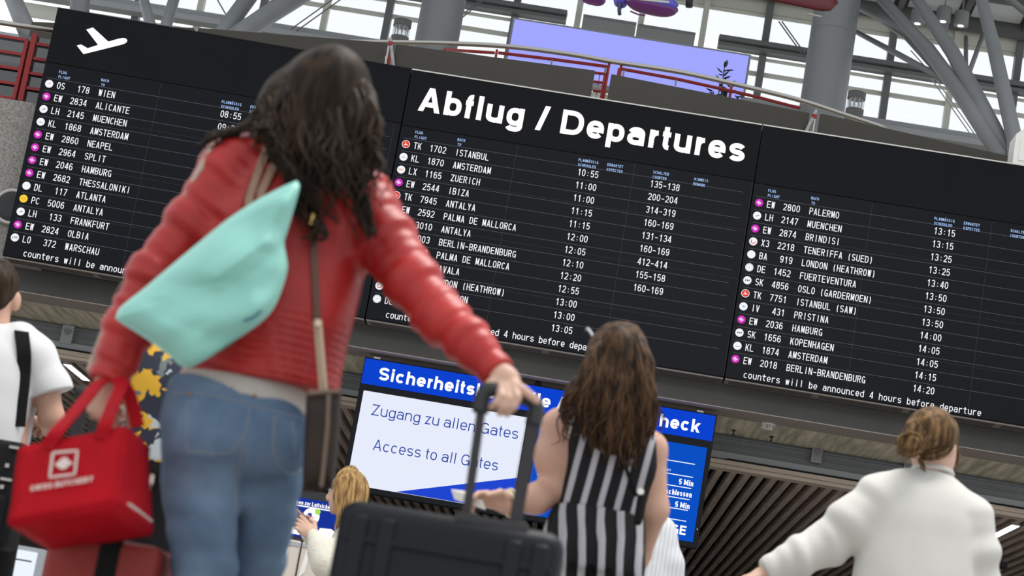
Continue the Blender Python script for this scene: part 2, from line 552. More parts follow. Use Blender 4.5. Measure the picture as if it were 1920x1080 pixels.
# fluorescent strips in the slats
for (p0, p1, lab) in (((126, 682), (162, 712), 'white light strip in slat ceiling beside the man in white t-shirt'),
                      ((1905, 984), (1838, 1021), 'white light strip in slat ceiling right of the white sweatshirt')):
    a = atz(*p0, ZSL - .008); c = atz(*p1, ZSL - .008)
    d = np.array([0.0, 1, 0]); L_ = max(.9, c[1] - a[1])
    o = thing('strip_light', (a[0], a[1], ZSL - .02), lab, 'ceiling light', 'light strips in the slat ceiling')
    MB().box(a[0] - .045, a[0] + .045, a[1], a[1] + L_, ZSL - .014, ZSL + .004).build('housing', M['steel_light'], o)
    MB().box(a[0] - .04, a[0] + .04, a[1] + .01, a[1] + L_ - .01, ZSL - .02, ZSL - .014).build('diffuser', M['tube_lamp'], o)

# smoke detector and sprinklers on the concrete
c = atz(1441, 793, ZS)
o = thing('smoke_detector', (c[0], c[1], ZS - .07), 'white round smoke detector under the concrete edge right of the blue sign', 'smoke detector')
wh = mat('white_plastic', (.80, .78, .73), .45)
MB().lathe((c[0], c[1], ZS - .02), [(.068, 0), (.068, .022)], 24).build('base', wh, o)
g = MB()
for k in range(12):
    q = 2 * math.pi * k / 12
    g.obox((c[0] + .035 * math.cos(q) - .004, c[1] + .035 * math.sin(q) - .004, ZS - .06), (.014 * math.cos(q) , .014 * math.sin(q), 0), (-.006 * math.sin(q), .006 * math.cos(q), 0), (0, 0, .04))
g.lathe((c[0], c[1], ZS - .068), [(.03, 0), (.042, .004), (.042, .01)], 20)
g.build('grille', wh, o)
for (px, py, lab) in ((1376, 806, 'small black sprinkler head nearest the blue sign'), (1447, 818, 'small black sprinkler head below the smoke detector')):
    c = atz(px, py, ZS)
    o = thing('sprinkler', (c[0], c[1], ZS - .05), lab, 'sprinkler', 'sprinkler heads under the concrete')
    MB().lathe((c[0], c[1], ZS - .05), [(.018, 0), (.006, .01), (.006, .035), (.02, .036), (.02, .05)], 12).build('head', M['black'], o)

# device hanging from the slats, right
c = at(1865, 1050, 25.0)
o = thing('ceiling_camera', (c[0], 25, c[2] - .1), 'small black camera hanging under slat ceiling at the bottom right', 'camera')
MB().obox((c[0] - .13, 24.9, c[2] - .05), (.26, 0, -.03), (0, .2, 0), (0, 0, .06)).build('body', M['black'], o)
for dx in (-.045, 0, .045):
    MB().tube([(c[0] + dx, 25, c[2] + .0), (c[0] + dx, 25, ZSL + .05)], .008, 8).build('rod', M['black'], o)
MB().lathe((c[0] - .1, 24.9, c[2] - .03), [(.03, 0), (.025, -.02)], 14, axis=(0, 1, 0)).build('lens', M['chrome'], o)

# ------------------------------------------------------------------ left: speckled parapet with a red railing
c0 = at(62, 189, 21.0)
XW = -5.45
struct(MB().box(-12, XW, 20.14, 20.26, at(2, 492, 20.15)[2], at(40, 190, 20.15)[2]).build('wall_left', M['speckle']))
c = at(22, 388, 20.12)
o = thing('ring_lamp', (c[0], 20.14, c[2] - .2), 'round chrome ring on the speckled wall half behind the left board', 'wall lamp')
mb = MB()
ring = [(c[0] + .16 * math.cos(q), 20.12, c[2] + .16 * math.sin(q)) for q in np.linspace(0, 2 * math.pi, 33)]
mb.tube(ring, .028, 10, cap=False)
mb.build('ring', M['chrome'], o, True)
MB().lathe((c[0], 20.14, c[2]), [(.15, 0), (.15, -.04), (.1, -.05)], 28, axis=(0, 1, 0)).build('cover', M['black'], o)

YR = 20.21
zt = at(40, 190, YR)[2]
pc = at(54, 120, YR)
o = thing('railing', (pc[0], YR, zt), 'red painted railing with steel handrail on the speckled wall at far left', 'railing')
zr = at(50, 50, YR)[2]
MB().tube([(-11, YR, zr), (pc[0] + .8, YR, zr)], .026, 12).build('handrail', M['chrome'], o, True)
for k in range(5):
    z = at(30, 72, YR)[2] - k * (at(30, 72, YR)[2] - zt - .01) / 4
    MB().box(-11, pc[0] - .07, YR - .012, YR + .012, z - .014, z + .014).build('rail', M['red'], o)
    MB().box(pc[0] + .03, pc[0] + .8, YR - .012, YR + .012, z - .034, z - .006).build('rail', M['red'], o)
for dx, w, dz in ((-.065, .035, 0), (.0, .05, .07)):
    mb = MB()
    ztop = at(30, 72, YR)[2] + .02 + dz
    mb.prism([(pc[0] + dx - w / 2, YR - .025, zt), (pc[0] + dx + w / 2, YR - .025, zt), (pc[0] + dx + w / 2, YR - .025, ztop - .03),
              (pc[0] + dx, YR - .025, ztop), (pc[0] + dx - w / 2, YR - .025, ztop - .03)], (0, .05, 0))
    mb.build('post', M['red'], o)
MB().box(-11, pc[0] + .8, YR + .03, YR + .04, zt, zr - .08).build('glass_sheet', glass('railing_glass', (.42, .45, .46), .1), o)
# a sloping grey slab seen behind that railing
struct(MB().obox((-13, 24.5, 6.55), (7.0, 0, .1), (0, .4, 0), (0, 0, .75)).build('trim_10', mat('grey_parapet', (.16, .16, .165), .7)))

# ------------------------------------------------------------------ curved balcony: dark shield panels and handrail
def panel(i, p0, Y0, p1, Y1, zb):
    a = at(*p0, Y0); c = at(*p1, Y1)
    d = np.array([c[0] - a[0], c[1] - a[1], 0]); d /= np.linalg.norm(d)
    nn = np.array([-d[1], d[0], 0]) * .05
    mb = MB()
    a0 = np.array([a[0], a[1], zb]); c0_ = np.array([c[0], c[1], zb])
    mb.add([a0, c0_, c, a, a0 + nn, c0_ + nn, c + nn, a + nn], [(0, 1, 2, 3), (7, 6, 5, 4), (0, 4, 5, 1), (1, 5, 6, 2), (2, 6, 7, 3), (3, 7, 4, 0)])
    struct(mb.build('trim_%d' % i, M['shield']))


panel(11, (372, 52), 21.4, (724, 80), 20.85, 5.9)
panel(12, (743, 83), 20.7, (1115, 132), 20.52, 5.9)
panel(13, (1147, 139), 20.52, (1518, 212), 20.75, 5.9)
panel(14, (1540, 213), 20.85, (1893, 293), 21.25, 5.9)
panel(15, (60, 41), 21.9, (362, 52), 21.45, 5.9)

hp = [(640, 78, 22.0), (730, 79, 21.7), (860, 82, 21.4), (960, 88, 21.2), (1070, 102, 21.05), (1150, 116, 21.0), (1280, 136, 21.0), (1400, 163, 21.05), (1500, 188, 21.2), (1580, 214, 21.35), (1660, 240, 21.55)]
HP = [at(*p) for p in hp]
o = thing('railing', (HP[5][0], 21.0, 5.9), 'curved steel handrail with thin red rails above the middle board', 'railing')
MB().tube(spline(HP, 6), .025, 12).build('handrail', M['chrome'], o, True)
for pts in ([(833, 93, 21.45), (927, 99, 21.27)], [(935, 99, 21.27), (1035, 111, 21.12), (1140, 125, 21.02)], [(1163, 129, 21.02), (1268, 148, 21.05), (1377, 172, 21.1), (1420, 182, 21.15), (1500, 203, 21.25)]):
    MB().tube([at(*p) for p in pts], .017, 8).build('rail', M['red'], o)
for y in (137, 154, 171):
    MB().tube([at(1112, y - 1, 21.05), at(1137, y + 2, 21.03)], .015, 8).build('rail', M['red'], o)
for (x, y0) in ((1137, 124), (1143, 116), (1161, 128), (1166, 118), (932, 93), (1372, 160), (735, 82)):
    t_ = at(x, y0, 21.02 if 1000 < x < 1300 else 21.25)
    MB().tube([t_, (t_[0], t_[1], 5.9)], .013 if x != 735 else .02, 8).build('post', M['red'], o)
MB().tube([at(1125, 138, 21.06), (at(1125, 138, 21.06)[0], 21.06, 5.9)], .006, 6).build('cable', M['steel'], o)
for (x, y) in ((1035, 113), (1137, 127), (1170, 132), (1268, 150)):
    t_ = at(x, y, 21.0)
    MB().tube([t_, t_ - np.array([0, 0, .06])], .009, 8).build('glass_clamp', M['steel'], o)
MB().add([at(835, 92, 21.4), at(1135, 121, 21.05), (at(1135, 121, 21.05)[0], 21.05, 5.9), (at(835, 92, 21.4)[0], 21.4, 5.9)], [(0, 1, 2, 3)]).build('glass_sheet', M['pane'], o)
for (px, py, Y, lab) in ((737, 96, 20.66, 'white painted strut with a red clamp between the two left shield panels'), (1517, 230, 20.7, 'white painted strut with red bands between the two right shield panels')):
    c = at(px, py, Y)
    o = thing('strut', (c[0], Y, 5.9), lab, 'strut', 'struts between shield panels')
    s_ = -1 if px > 1000 else 1
    MB().tube([c + np.array([-.05 * s_, 0, .12]), c + np.array([.07 * s_, 0, -.28])], .02, 8).build('diagonal', M['galv'], o)
    MB().tube([c + np.array([-.05 * s_, 0, .14]), (c[0] - .05 * s_, Y, 5.9)], .012, 8).build('upright', M['chrome'], o)
    MB().lathe(c + np.array([-.04 * s_, 0, .05]), [(.026, 0), (.026, .04)], 10).build('clamp', M['red'], o)

# ------------------------------------------------------------------ white cabinet at the right end above the board
c = at(1897, 305, 20.35); d = at(1907, 243, 20.35)
o = thing('cabinet', (c[0] + .2, 20.4, c[2]), 'white metal box standing on top of the right board at the frame edge', 'cabinet')
MB().prism([(c[0], 20.3, c[2] - .02), (c[0] + .6, 20.3, c[2] - .02), (c[0] + .6, 20.3, d[2]), (c[0] + .06, 20.3, d[2]), (c[0], 20.3, d[2] - .06)], (0, .3, 0)).build('body', wh, o)
MB().box(c[0] + .05, c[0] + .55, 20.29, 20.3, c[2] + .02, d[2] - .1).build('door', wh, o)

# ------------------------------------------------------------------ columns behind the balcony
for (pl, pr, py, Y, lab) in ((788, 868, 20, 29.0, 'grey round steel column left of the lavender screen'), (1512, 1596, 110, 29.0, 'grey round steel column right of the lavender screen')):
    a = at(pl, py, Y); c = at(pr, py + (pr - pl) * .165, Y)
    r = (c[0] - a[0]) / 2; cx = (a[0] + c[0]) / 2
    o = thing('column', (cx, Y, 5.9), lab, 'column', 'round columns behind the balcony')
    mb = MB().lathe((cx, Y, 5.9), [(r, 0), (r, 4.7), (r * .985, 4.705), (r * .985, 4.72), (r, 4.725), (r, 8.2)], 40)
    ob = mb.build('shaft', M['column'], o); auto_smooth(ob, 30)
    MB().lathe((cx, Y, 5.9), [(r * 1.15, 0), (r * 1.15, .05), (r * 1.02, .07)], 40).build('foot_ring', M['steel'], o)


def rv_(a):
    return a / np.linalg.norm(a)


def tree(lab, base, tubes, group=None):
    o = thing('tree_column', base, lab, 'column', group)
    for pts, r in tubes:
        P = [at(*p) for p in pts]
        if pts[0][1] < 0:
            P[0] = P[0] + rv_(P[0] - P[1]) * 3.2
        R_ = r if hasattr(r, '__len__') else [r] * len(P)
        ob = MB().tube(P, R_, 16).build('branch', M['column'], o, True)
    return o


tr = tree('branching grey tube column rising behind the right board', at(1885, 300, 24.5),
     [([(1600, -60, 30), (1712, 62, 28), (1742, 95, 27.5), (1800, 175, 26.2), (1882, 300, 24.5)], [.07, .08, .095, .1, .1]),
      ([(1683, -50, 29), (1720, 0, 28.5), (1787, 100, 27), (1830, 180, 26), (1895, 305, 24.5)], [.075, .08, .095, .105, .11]),
      ([(1825, -60, 28), (1842, 5, 27.5), (1865, 95, 26.5), (1903, 265, 24.5), (1905, 330, 24.3)], [.08, .08, .09, .095, .1]),
      ([(1560, -20, 31), (1604, 10, 30), (1660, 35, 29), (1712, 66, 28)], [.05, .055, .06, .06]),
      ([(1602, 58, 30), (1690, 105, 28.5), (1775, 152, 26.8)], [.035, .042, .045]),
      ([(1655, 40, 30), (1700, 70, 29), (1748, 122, 27.6)], [.04, .045, .045]),
      ([(1811, 70, 31), (1811, 130, 29)], .032), ([(1845, 60, 31), (1815, 142, 28)], .034),
      ([(1885, -8, 30), (1925, 25, 30)], .05)])
for dx in (0, 8):
    MB().tube([at(1745 + dx, 146, 27.4), at(1824 + dx, 258, 30)], .008, 6).build('tie_rod', M['steel'], tr)
    MB().tube([at(1708 + dx, 95, 28.4), at(1732 + dx, 122, 27.8)], .008, 6).build('tie_rod', M['steel'], tr)
tree('branching grey tube column behind the top edge of the left board', at(440, 130, 24.5),
     [([(470, -10, 27), (425, 52, 25.5), (380, 130, 24.5)], [.115, .105, .1]),
      ([(570, -12, 27), (508, 25, 26), (455, 60, 25.3), (400, 130, 24.5)], [.11, .125, .125, .12]),
      ([(540, -10, 28), (470, 40, 26), (420, 75, 25)], [.06, .07, .07])])
tree('pair of slim grey tube struts above the aeroplane pictogram', at(300, 110, 25),
     [([(266, -14, 27), (281, 43, 25.5), (297, 110, 25)], [.062, .068, .07]), ([(330, -14, 27), (312, 46, 25.5), (297, 110, 25)], [.07, .072, .072])])
tree('thick grey tube above the red railing at top left', at(70, 100, 25),
     [([(8, -40, 26), (28, 5, 25.5), (42, 38, 25), (60, 80, 24.8)], [.1, .105, .11, .11])])
tree('upright grey tube just above the left board corner', at(150, 100, 27), [([(152, -20, 27), (149, 22, 27), (140, 100, 27)], [.13, .13, .13])])

# ------------------------------------------------------------------ glazed front
YF = 36.0
def zf(x, y): return at(x, y, YF)[2]
ZMAIN, ZLOW, ZSILL, ZTOP = zf(1440, 98), zf(1427, 139), zf(1650, 236), zf(1603, 53)
xm = [at(px_, py_, YF)[0] for px_, py_ in ((966, 30), (1084, 30), (1314, 50), (1428, 100), (1663, 150), (1777, 190), (1909, 130))]
pitch = (xm[4] - xm[0]) / 6.0
XS = [xm[0] + (k - 8) * pitch for k in range(20)]
nwin = 0
for k in range(len(XS) - 1):
    x0, x1 = XS[k] + .05, XS[k + 1] - .05
    if x0 > 6.5 or x0 < -10: continue
    nwin += 1
    mb = MB()
    for (za, zb) in ((6.2, ZSILL - .25), (ZSILL + .06, ZLOW - .03), (ZLOW + .03, ZMAIN - .15), (ZMAIN + .1, ZTOP)):
        mb.box(x0, x1, YF + .02, YF + .03, za, zb)
    w = struct(mb.build('window_%d' % nwin, M['pane']))
    f = MB()
    for za, zb in ((ZLOW - .035, ZLOW + .035),):
        f.box(x0, x1, YF, YF + .06, za, zb)
    f.box(x0, x1, YF, YF + .05, ZTOP - .05, ZTOP)
    f.box(x0, x1, YF - .02, YF + .05, ZMAIN - .16, ZMAIN - .12)
    fr = f.build('window_frame', M['frame_cream'], w)
tn = 16
for k, x in enumerate(XS):
    if x > 7.5 or x < -11: continue
    dark = (k % 2 == 0) and k not in (10,)
    wd = .060 if dark else .050
    struct(MB().box(x - wd, x + wd, YF - .12, YF + .06, 5.9, ZTOP + .2).build('trim_%d' % tn, M['frame_dark'] if dark else M['frame_cream']))
    tn += 1
for (xa, xb) in ((-11, at(1062, 40, YF)[0]), (at(1345, 85, YF)[0], 8)):
    mb = MB()
    mb.box(xa, xb, YF - .35, YF - .05, ZMAIN - .01, ZMAIN + .07)
    mb.box(xa, xb, YF - .30, YF - .05, ZMAIN - .10, ZMAIN - .04)
    struct(mb.build('trim_%d' % tn, M['frame_dark'])); tn += 1
    # cream ventilation sill that runs under it
    struct(MB().box(xa, xb, YF - .1, YF + .05, ZMAIN + .09, ZMAIN + .12).build('trim_%d' % tn, M['frame_cream'])); tn += 1
mb = MB()
mb.box(-11, 8, YF - .25, YF + .05, ZSILL - .05, ZSILL + .05)
mb.box(-11, 8, YF - .45, YF - .15, ZSILL - .2, ZSILL - .1)
struct(mb.build('trim_%d' % tn, M['steel_light'])); tn += 1
struct(MB().box(-11, 8, YF - .05, YF + .05, ZSILL - .45, ZSILL - .22).build('trim_%d' % tn, M['frame_cream'])); tn += 1
# low roof outside, between sill and lower panes
struct(MB().box(-11, 8, YF - .05, YF + .05, ZTOP, ZTOP + .35).build('trim_%d' % tn, M['frame_cream'])); tn += 1
# crossed tie rods in front of the panes
for pts in ([(1460, 40), (1503, 100)], [(1466, 40), (1509, 100)], [(862, 32), (905, -4)], [(868, 32), (911, -4)], [(545, 55), (625, -2)], [(556, 58), (640, -2)], [(405, -5), (428, 35)]):
    struct(MB().tube([at(*p, YF - .5) for p in pts], .012, 6).build('trim_%d' % tn, M['frame_dark'])); tn += 1

# roof over the glazed front (underside seen at the top right)
mb = MB()
ry = lambda Y: ZTOP + .35 + (YF - Y) * .10
mb.add([(-14, YF + .5, ry(YF + .5)), (10, YF + .5, ry(YF + .5)), (10, 26, ry(26)), (-14, 26, ry(26)),
        (-14, YF + .5, ry(YF + .5) + .2), (10, YF + .5, ry(YF + .5) + .2), (10, 26, ry(26) + .2), (-14, 26, ry(26) + .2)],
       [(0, 1, 2, 3), (7, 6, 5, 4), (0, 4, 5, 1), (1, 5, 6, 2), (2, 6, 7, 3), (3, 7, 4, 0)])
for k in range(8):
    Y = YF - .3 - k * 1.2
    mb.box(-14, 10, Y - .06, Y + .06, ry(Y) - .22, ry(Y) + .02)
for k in range(20):
    x = XS[k]
    mb.obox((x - .05, YF, ry(YF) - .12), (.1, 0, 0), (0, -9.6, .96), (0, 0, .15))
struct(mb.build('ceiling_roof', M['roof'])); bpy.data.objects['ceiling_roof'].name = 'trim_%d' % tn; tn += 1
mb = MB()
for k in range(7):
    for q in range(19):
        Y0 = YF - .45 - k * 1.2; Y1 = Y0 - .85
        x0, x1 = XS[q] + .12, XS[q + 1] - .12
        mb.obox((x0, Y0, ry(Y0) - .03), (x1 - x0, 0, 0), (0, Y1 - Y0, ry(Y1) - ry(Y0)), (0, 0, .02))
struct(mb.build('trim_%d' % tn, M['roof_panel'])); tn += 1
for (px, py, lab) in ((1770, 26, 'grey cylinder downlight under roof, largest and upper of the cluster'), (1803, 34, 'grey cylinder downlight under roof, right one of the cluster'), (1766, 48, 'grey cylinder downlight under roof, lowest of the cluster half hidden by a tube'), (1722, 30, 'grey cylinder downlight under roof left of the thick tube')):
    YD = 35.4 if py > 40 else 33.5
    c = at(px, py, YD)
    o = thing('downlight', (c[0], YD, c[2] - .13), lab, 'ceiling lamp', 'cylinder downlights under the roof')
    auto_smooth(MB().lathe((c[0], YD, c[2] - .13), [(.105, 0), (.118, 0), (.118, .22), (.10, .24)], 24).build('housing', M['steel'], o))
    auto_smooth(MB().lathe((c[0], YD, c[2] - .128), [(.102, 0), (.05, .03)], 24).build('reflector', M['chrome'], o))
    MB().lathe((c[0], YD, c[2] - .135), [(.05, 0), (.05, .008)], 16).build('bulb', glow('bulb', (1, .98, .95), 2.5), o)
    MB().tube([(c[0], YD, c[2] + .1), (c[0], YD, ry(YD))], .012, 8).build('stem', M['steel'], o)

# roller blinds, lavender screen
for (p0, p1, lab) in (((1094, 29), (1193, 46), 'grey roller blind on the glazed front, left of the pair'), ((1198, 47), (1304, 64), 'grey roller blind on the glazed front, right of the pair')):
    a = at(*p0, YF - .2); c = at(*p1, YF - .2)
    o = thing('roller_blind', ((a[0] + c[0]) / 2, YF - .2, a[2] - 1.2), lab, 'blind', 'grey roller blinds')
    MB().box(a[0], c[0], YF - .2, YF - .19, a[2] - 1.2, a[2]).build('cloth', mat('blind_cloth', (.30, .31, .32), .8), o)
    MB().tube([(a[0], YF - .2, a[2]), (c[0], YF - .2, a[2])], .025, 10).build('roller', M['steel'], o)
a = at(965, 36, 28); c = at(1404, 106, 28)
zb = at(950, 130, 28)[2]
o = thing('display_screen', ((a[0] + c[0]) / 2, 28, 5.9), 'large blank lavender display screen behind the curved balcony', 'screen')
MB().box(a[0], c[0], 28, 28.02, zb, a[2]).build('display', glow('lavender', (.36, .385, 1.0), 1.0), o)
MB().box(a[0] - .03, c[0] + .03, 28.02, 28.2, zb - .05, a[2] + .03).build('cabinet', M['frame_dark'], o)
for x in (a[0] + .5, c[0] - .5):
    MB().box(x - .05, x + .05, 28.05, 28.18, 5.9, zb).build('leg', M['frame_dark'], o)

lant = mat('lantern_grey', (.075, .075, .075), .6, noise=.2, nscale=40)
# two cylinder lanterns on the balcony
for (px, py, lab) in ((752, 60, 'dark cylinder lantern with clear glass band left of the left column'), (1604, 196, 'dark cylinder lantern with clear glass band right of the right column')):
    Y = 23.2
    c = at(px, py, Y)
    r = .1
    o = thing('lantern', (c[0], Y, 5.9), lab, 'lantern', 'cylinder lanterns on the balcony')
    auto_smooth(MB().lathe((c[0], Y, c[2] + .06), [(r, 0), (r, .075), (r * .9, .08)], 28).build('cap', lant, o))
    auto_smooth(MB().lathe((c[0], Y, c[2] - .06), [(r * .96, 0), (r * .96, .12)], 28).build('glass_band', glass('lantern_glass', (.8, .83, .85), .12), o))
    mb = MB()
    for k in range(9):
        q = k * .7
        mb.tube([(c[0] + .07 * math.cos(q), Y + .07 * math.sin(q), c[2] - .06), (c[0] + .075 * math.cos(q + .3), Y + .075 * math.sin(q + .3), c[2] + .06)], .006, 6)
    mb.build('louvre', M['chrome'], o)
    auto_smooth(MB().lathe((c[0], Y, c[2] - .30), [(r, 0), (r, .24)], 28).build('drum', lant, o))
    MB().tube([(c[0], Y, 5.9), (c[0], Y, c[2] - .3)], .05, 12).build('post', M['steel'], o)

# potted rubber plant
c = at(1366, 158, 22.6)
o = thing('potted_plant', (c[0], 22.6, 5.9), 'dark green leafy plant in front of the lavender screen', 'plant')
leafm = mat('leaf', (.012, .03, .02), .4, noise=.4, nscale=10)
MB().lathe((c[0], 22.6, 5.9), [(.13, 0), (.17, .3), (.18, .32), (.16, .33)], 20).build('pot', M['steel'], o, False)
st = MB(); lf = MB()
tops = [(1358, 128, 0), (1350, 150, .05), (1372, 152, -.05), (1338, 172, .05), (1392, 178, .0), (1364, 168, 0)]
for (px, py, dy) in tops:
    e = at(px, py, 22.6 + dy)
    st.tube([(c[0], 22.6, 6.2), ((c[0] * .6 + e[0] * .4), 22.6 + dy * .6, 6.6), e], [.012, .01, .006], 6)
    for k in range(7):
        q = random.uniform(0, 6.28); el = random.uniform(-.3, 1.0)
        d = np.array([math.cos(q) * math.cos(el), math.sin(q) * math.cos(el) * .7, math.sin(el)])
        root = e - np.array([0, 0, .02 * k])
        sdv = np.cross(d, [0, 0, 1.0]); sdv = sdv / (np.linalg.norm(sdv) + 1e-6)
        L_ = random.uniform(.09, .13); wd = L_ * .24
        up = np.cross(sdv, d) * .012
        lf.add([root, root + d * L_ * .3 + sdv * wd * .8, root + d * L_ * .3 - sdv * wd * .8, root + d * L_ * .3 - up, root + d * L_ * .65 + sdv * wd, root + d * L_ * .65 - sdv * wd, root + d * L_ * .65 - up, root + d * L_],
               [(0, 1, 3), (0, 3, 2), (1, 4, 6, 3), (3, 6, 5, 2), (4, 7, 6), (6, 7, 5)])
st.build('stem', leafm, o); lf.build('foliage', leafm, o)

# hanging aircraft seen at the top edge
o = thing('aircraft', at(1420, -40, 24), 'dark red hanging aircraft wing with rounded tip at the top edge', 'aircraft')
redp = mat('aircraft_red', (.085, .010, .012), .4, spec=.2)
axis0 = at(1290, -52, 24.0); axis1 = at(1572, 6, 24.0)
ux = (axis1 - axis0); Lw = np.linalg.norm(ux); ux /= Lw
uy = np.array([0, .72, .69]); uy -= ux * np.dot(uy, ux); uy /= np.linalg.norm(uy)
uz = np.cross(ux, uy)
V_ = []; NS = 22; NC = 20
for i in range(NS + 1):
    t = i / NS
    ch = .30 * (1 - max(0, (t - .87) / .13) ** 2.6) ** .5 if t > .87 else .30
    ch = max(ch, .004)
    for j in range(NC):
        q = 2 * math.pi * j / NC
        V_.append(axis0 + ux * (t * Lw) + uy * (ch * math.cos(q)) + uz * (.055 * (ch / .30) ** .6 * math.sin(q)))
F_ = [(i * NC + j, i * NC + (j + 1) % NC, (i + 1) * NC + (j + 1) % NC, (i + 1) * NC + j) for i in range(NS) for j in range(NC)]
F_ += [list(range(NC))[::-1], [NS * NC + j for j in range(NC)]]
link('wing', V_, F_, redp, o, True)
k_ = at(1528, 29, 23.75)
MB().tube([k_ - ux * .08, k_ + ux * .08], .012, 8).build('fitting', M['chrome'], o)
MB().tube([axis0 + ux * Lw * .6, axis0 + ux * Lw * .6 + np.array([0, 0, 3.0])], .006, 6).build('wire', M['steel'], o)

purp = mat('aircraft_purple', (.13, .022, .15), .3)
blu = mat('aircraft_blue', (.10, .09, .55), .35)
o = thing('aircraft', at(1220, -30, 24), 'purple and blue hanging aircraft float at the top edge above the grey blinds', 'aircraft')
def pod(name, c, L_, r, m_, sx):
    a_ = np.array(c); V_ = []; n = 18
    for i in range(n + 1):
        t = i / n
        rr = r * max(.02, (1 - abs(2 * t - 1) ** 3.0)) ** .6
        for j in range(18):
            q = 2 * math.pi * j / 18
            V_.append(a_ + ux * ((t - .5) * L_) + np.array([0, 1, 0]) * rr * 1.1 * math.cos(q) + np.array([0, 0, 1.0]) * rr * math.sin(q))
    F_ = [(i * 18 + j, i * 18 + (j + 1) % 18, (i + 1) * 18 + (j + 1) % 18, (i + 1) * 18 + j) for i in range(n) for j in range(18)]
    F_ += [list(range(18))[::-1], [n * 18 + j for j in range(18)]]
    return link(name, V_, F_, m_, o, True)
pod('float', at(1222, 10, 24), .62, .115, purp, 1)
pod('nose', at(1224, 1, 23.95), .60, .085, blu, 1)
pod('float', at(1112, -2, 24.4), .3, .075, purp, 1)
pod('fin', at(1164, 2, 24.1), .17, .08, blu, 1)
MB().tube([at(1163, 5, 24), at(1161, 20, 24), at(1162, 28, 24)], [.03, .022, .02], 10).build('strut', mat('dark_blue', (.03, .035, .10), .4), o, True)
MB().tube([at(1182, 21, 23.85), at(1196, 27, 23.85), at(1210, 29, 23.85)], .010, 8).build('skid', purp, o)
MB().tube([at(1093, 3, 24.2), at(1108, 7, 24.2), at(1122, 8, 24.2)], .008, 8).build('skid', purp, o)
MB().add([at(1168, -8, 23.84), at(1255, 2, 23.84), at(1255, 6, 23.86), at(1168, -3, 23.86)], [(0, 1, 2, 3)]).build('stripe', wh, o)
MB().tube([at(1293, -12, 24), at(1292, 13, 24)], [.045, .042], 12).build('wheel', M['black'], o, True)
MB().tube([at(1222, -10, 24), at(1222, -10, 24) + np.array([0, 0, 3.0])], .006, 6).build('wire', M['steel'], o)
# ================================================================== DEPARTURE BOARDS
M['cab'] = mat('board_cabinet', (.008, .009, .011), .5, spec=.15)
M['hdr'] = mat('board_header', (.0065, .007, .009), .55, spec=.1, noise=.15, nscale=3)
M['scr'] = mat('board_screen', (.0045, .0055, .009), .45, spec=.12)
M['seam'] = mat('board_seam', (.004, .004, .005), .6)
M['txt'] = glow('text_white', (.95, .96, 1.0), 1.05)
M['txt_head'] = glow('heading_white', (1, 1, 1), 1.15)
M['txt_blue'] = glow('text_pale_blue', (.42, .62, 1.0), .95)
M['rule'] = glow('rule_grey', (.14, .15, .17), .7)
M['grille'] = mat('grille_metal', (.26, .22, .185), .5)
M['mesh'] = mat('grille_mesh', (.09, .078, .068), .7)
LOGO = {'white': glow('logo_white', (.92, .93, .96), 1.0), 'magenta': glow('logo_magenta', (.62, .035, .5), 1.0), 'tk': glow('logo_red', (.78, .055, .035), 1.0),
        'yellow': glow('logo_yellow', (.95, .62, .05), 1.0), 'navy': glow('logo_navy', (.02, .05, .16), 1.0), 'blue': glow('logo_blue', (.16, .40, .72), 1.0),
        'orange': glow('logo_orange', (.8, .25, .06), 1.0), 'grey': glow('logo_grey', (.55, .57, .6), 1.0)}
X0, WM, Z0, HB, AL, AR, WL = -2.3069, 3.3744, 3.9369, 2.4506, .0472, .0101, 3.4311
YB = 20.0
VZ = np.array([0, 0, 1.0])
FR = {}
FR['mid'] = (np.array([X0, YB, Z0]), np.array([1.0, 0, 0]), WM)
ul = np.array([math.cos(AL), math.sin(AL), 0]); FR['left'] = (np.array([X0, YB, Z0]) - ul * WL, ul, WL)
ur = np.array([math.cos(AR), -math.sin(AR), 0]); FR['right'] = (np.array([X0 + WM, YB, Z0]), ur, WM)


def uv(k, x, y):
    O, U, w = FR[k]
    n = np.cross(U, VZ)
    P = atplane(x, y, O, n) - O
    return float(P @ U), float(P[2])


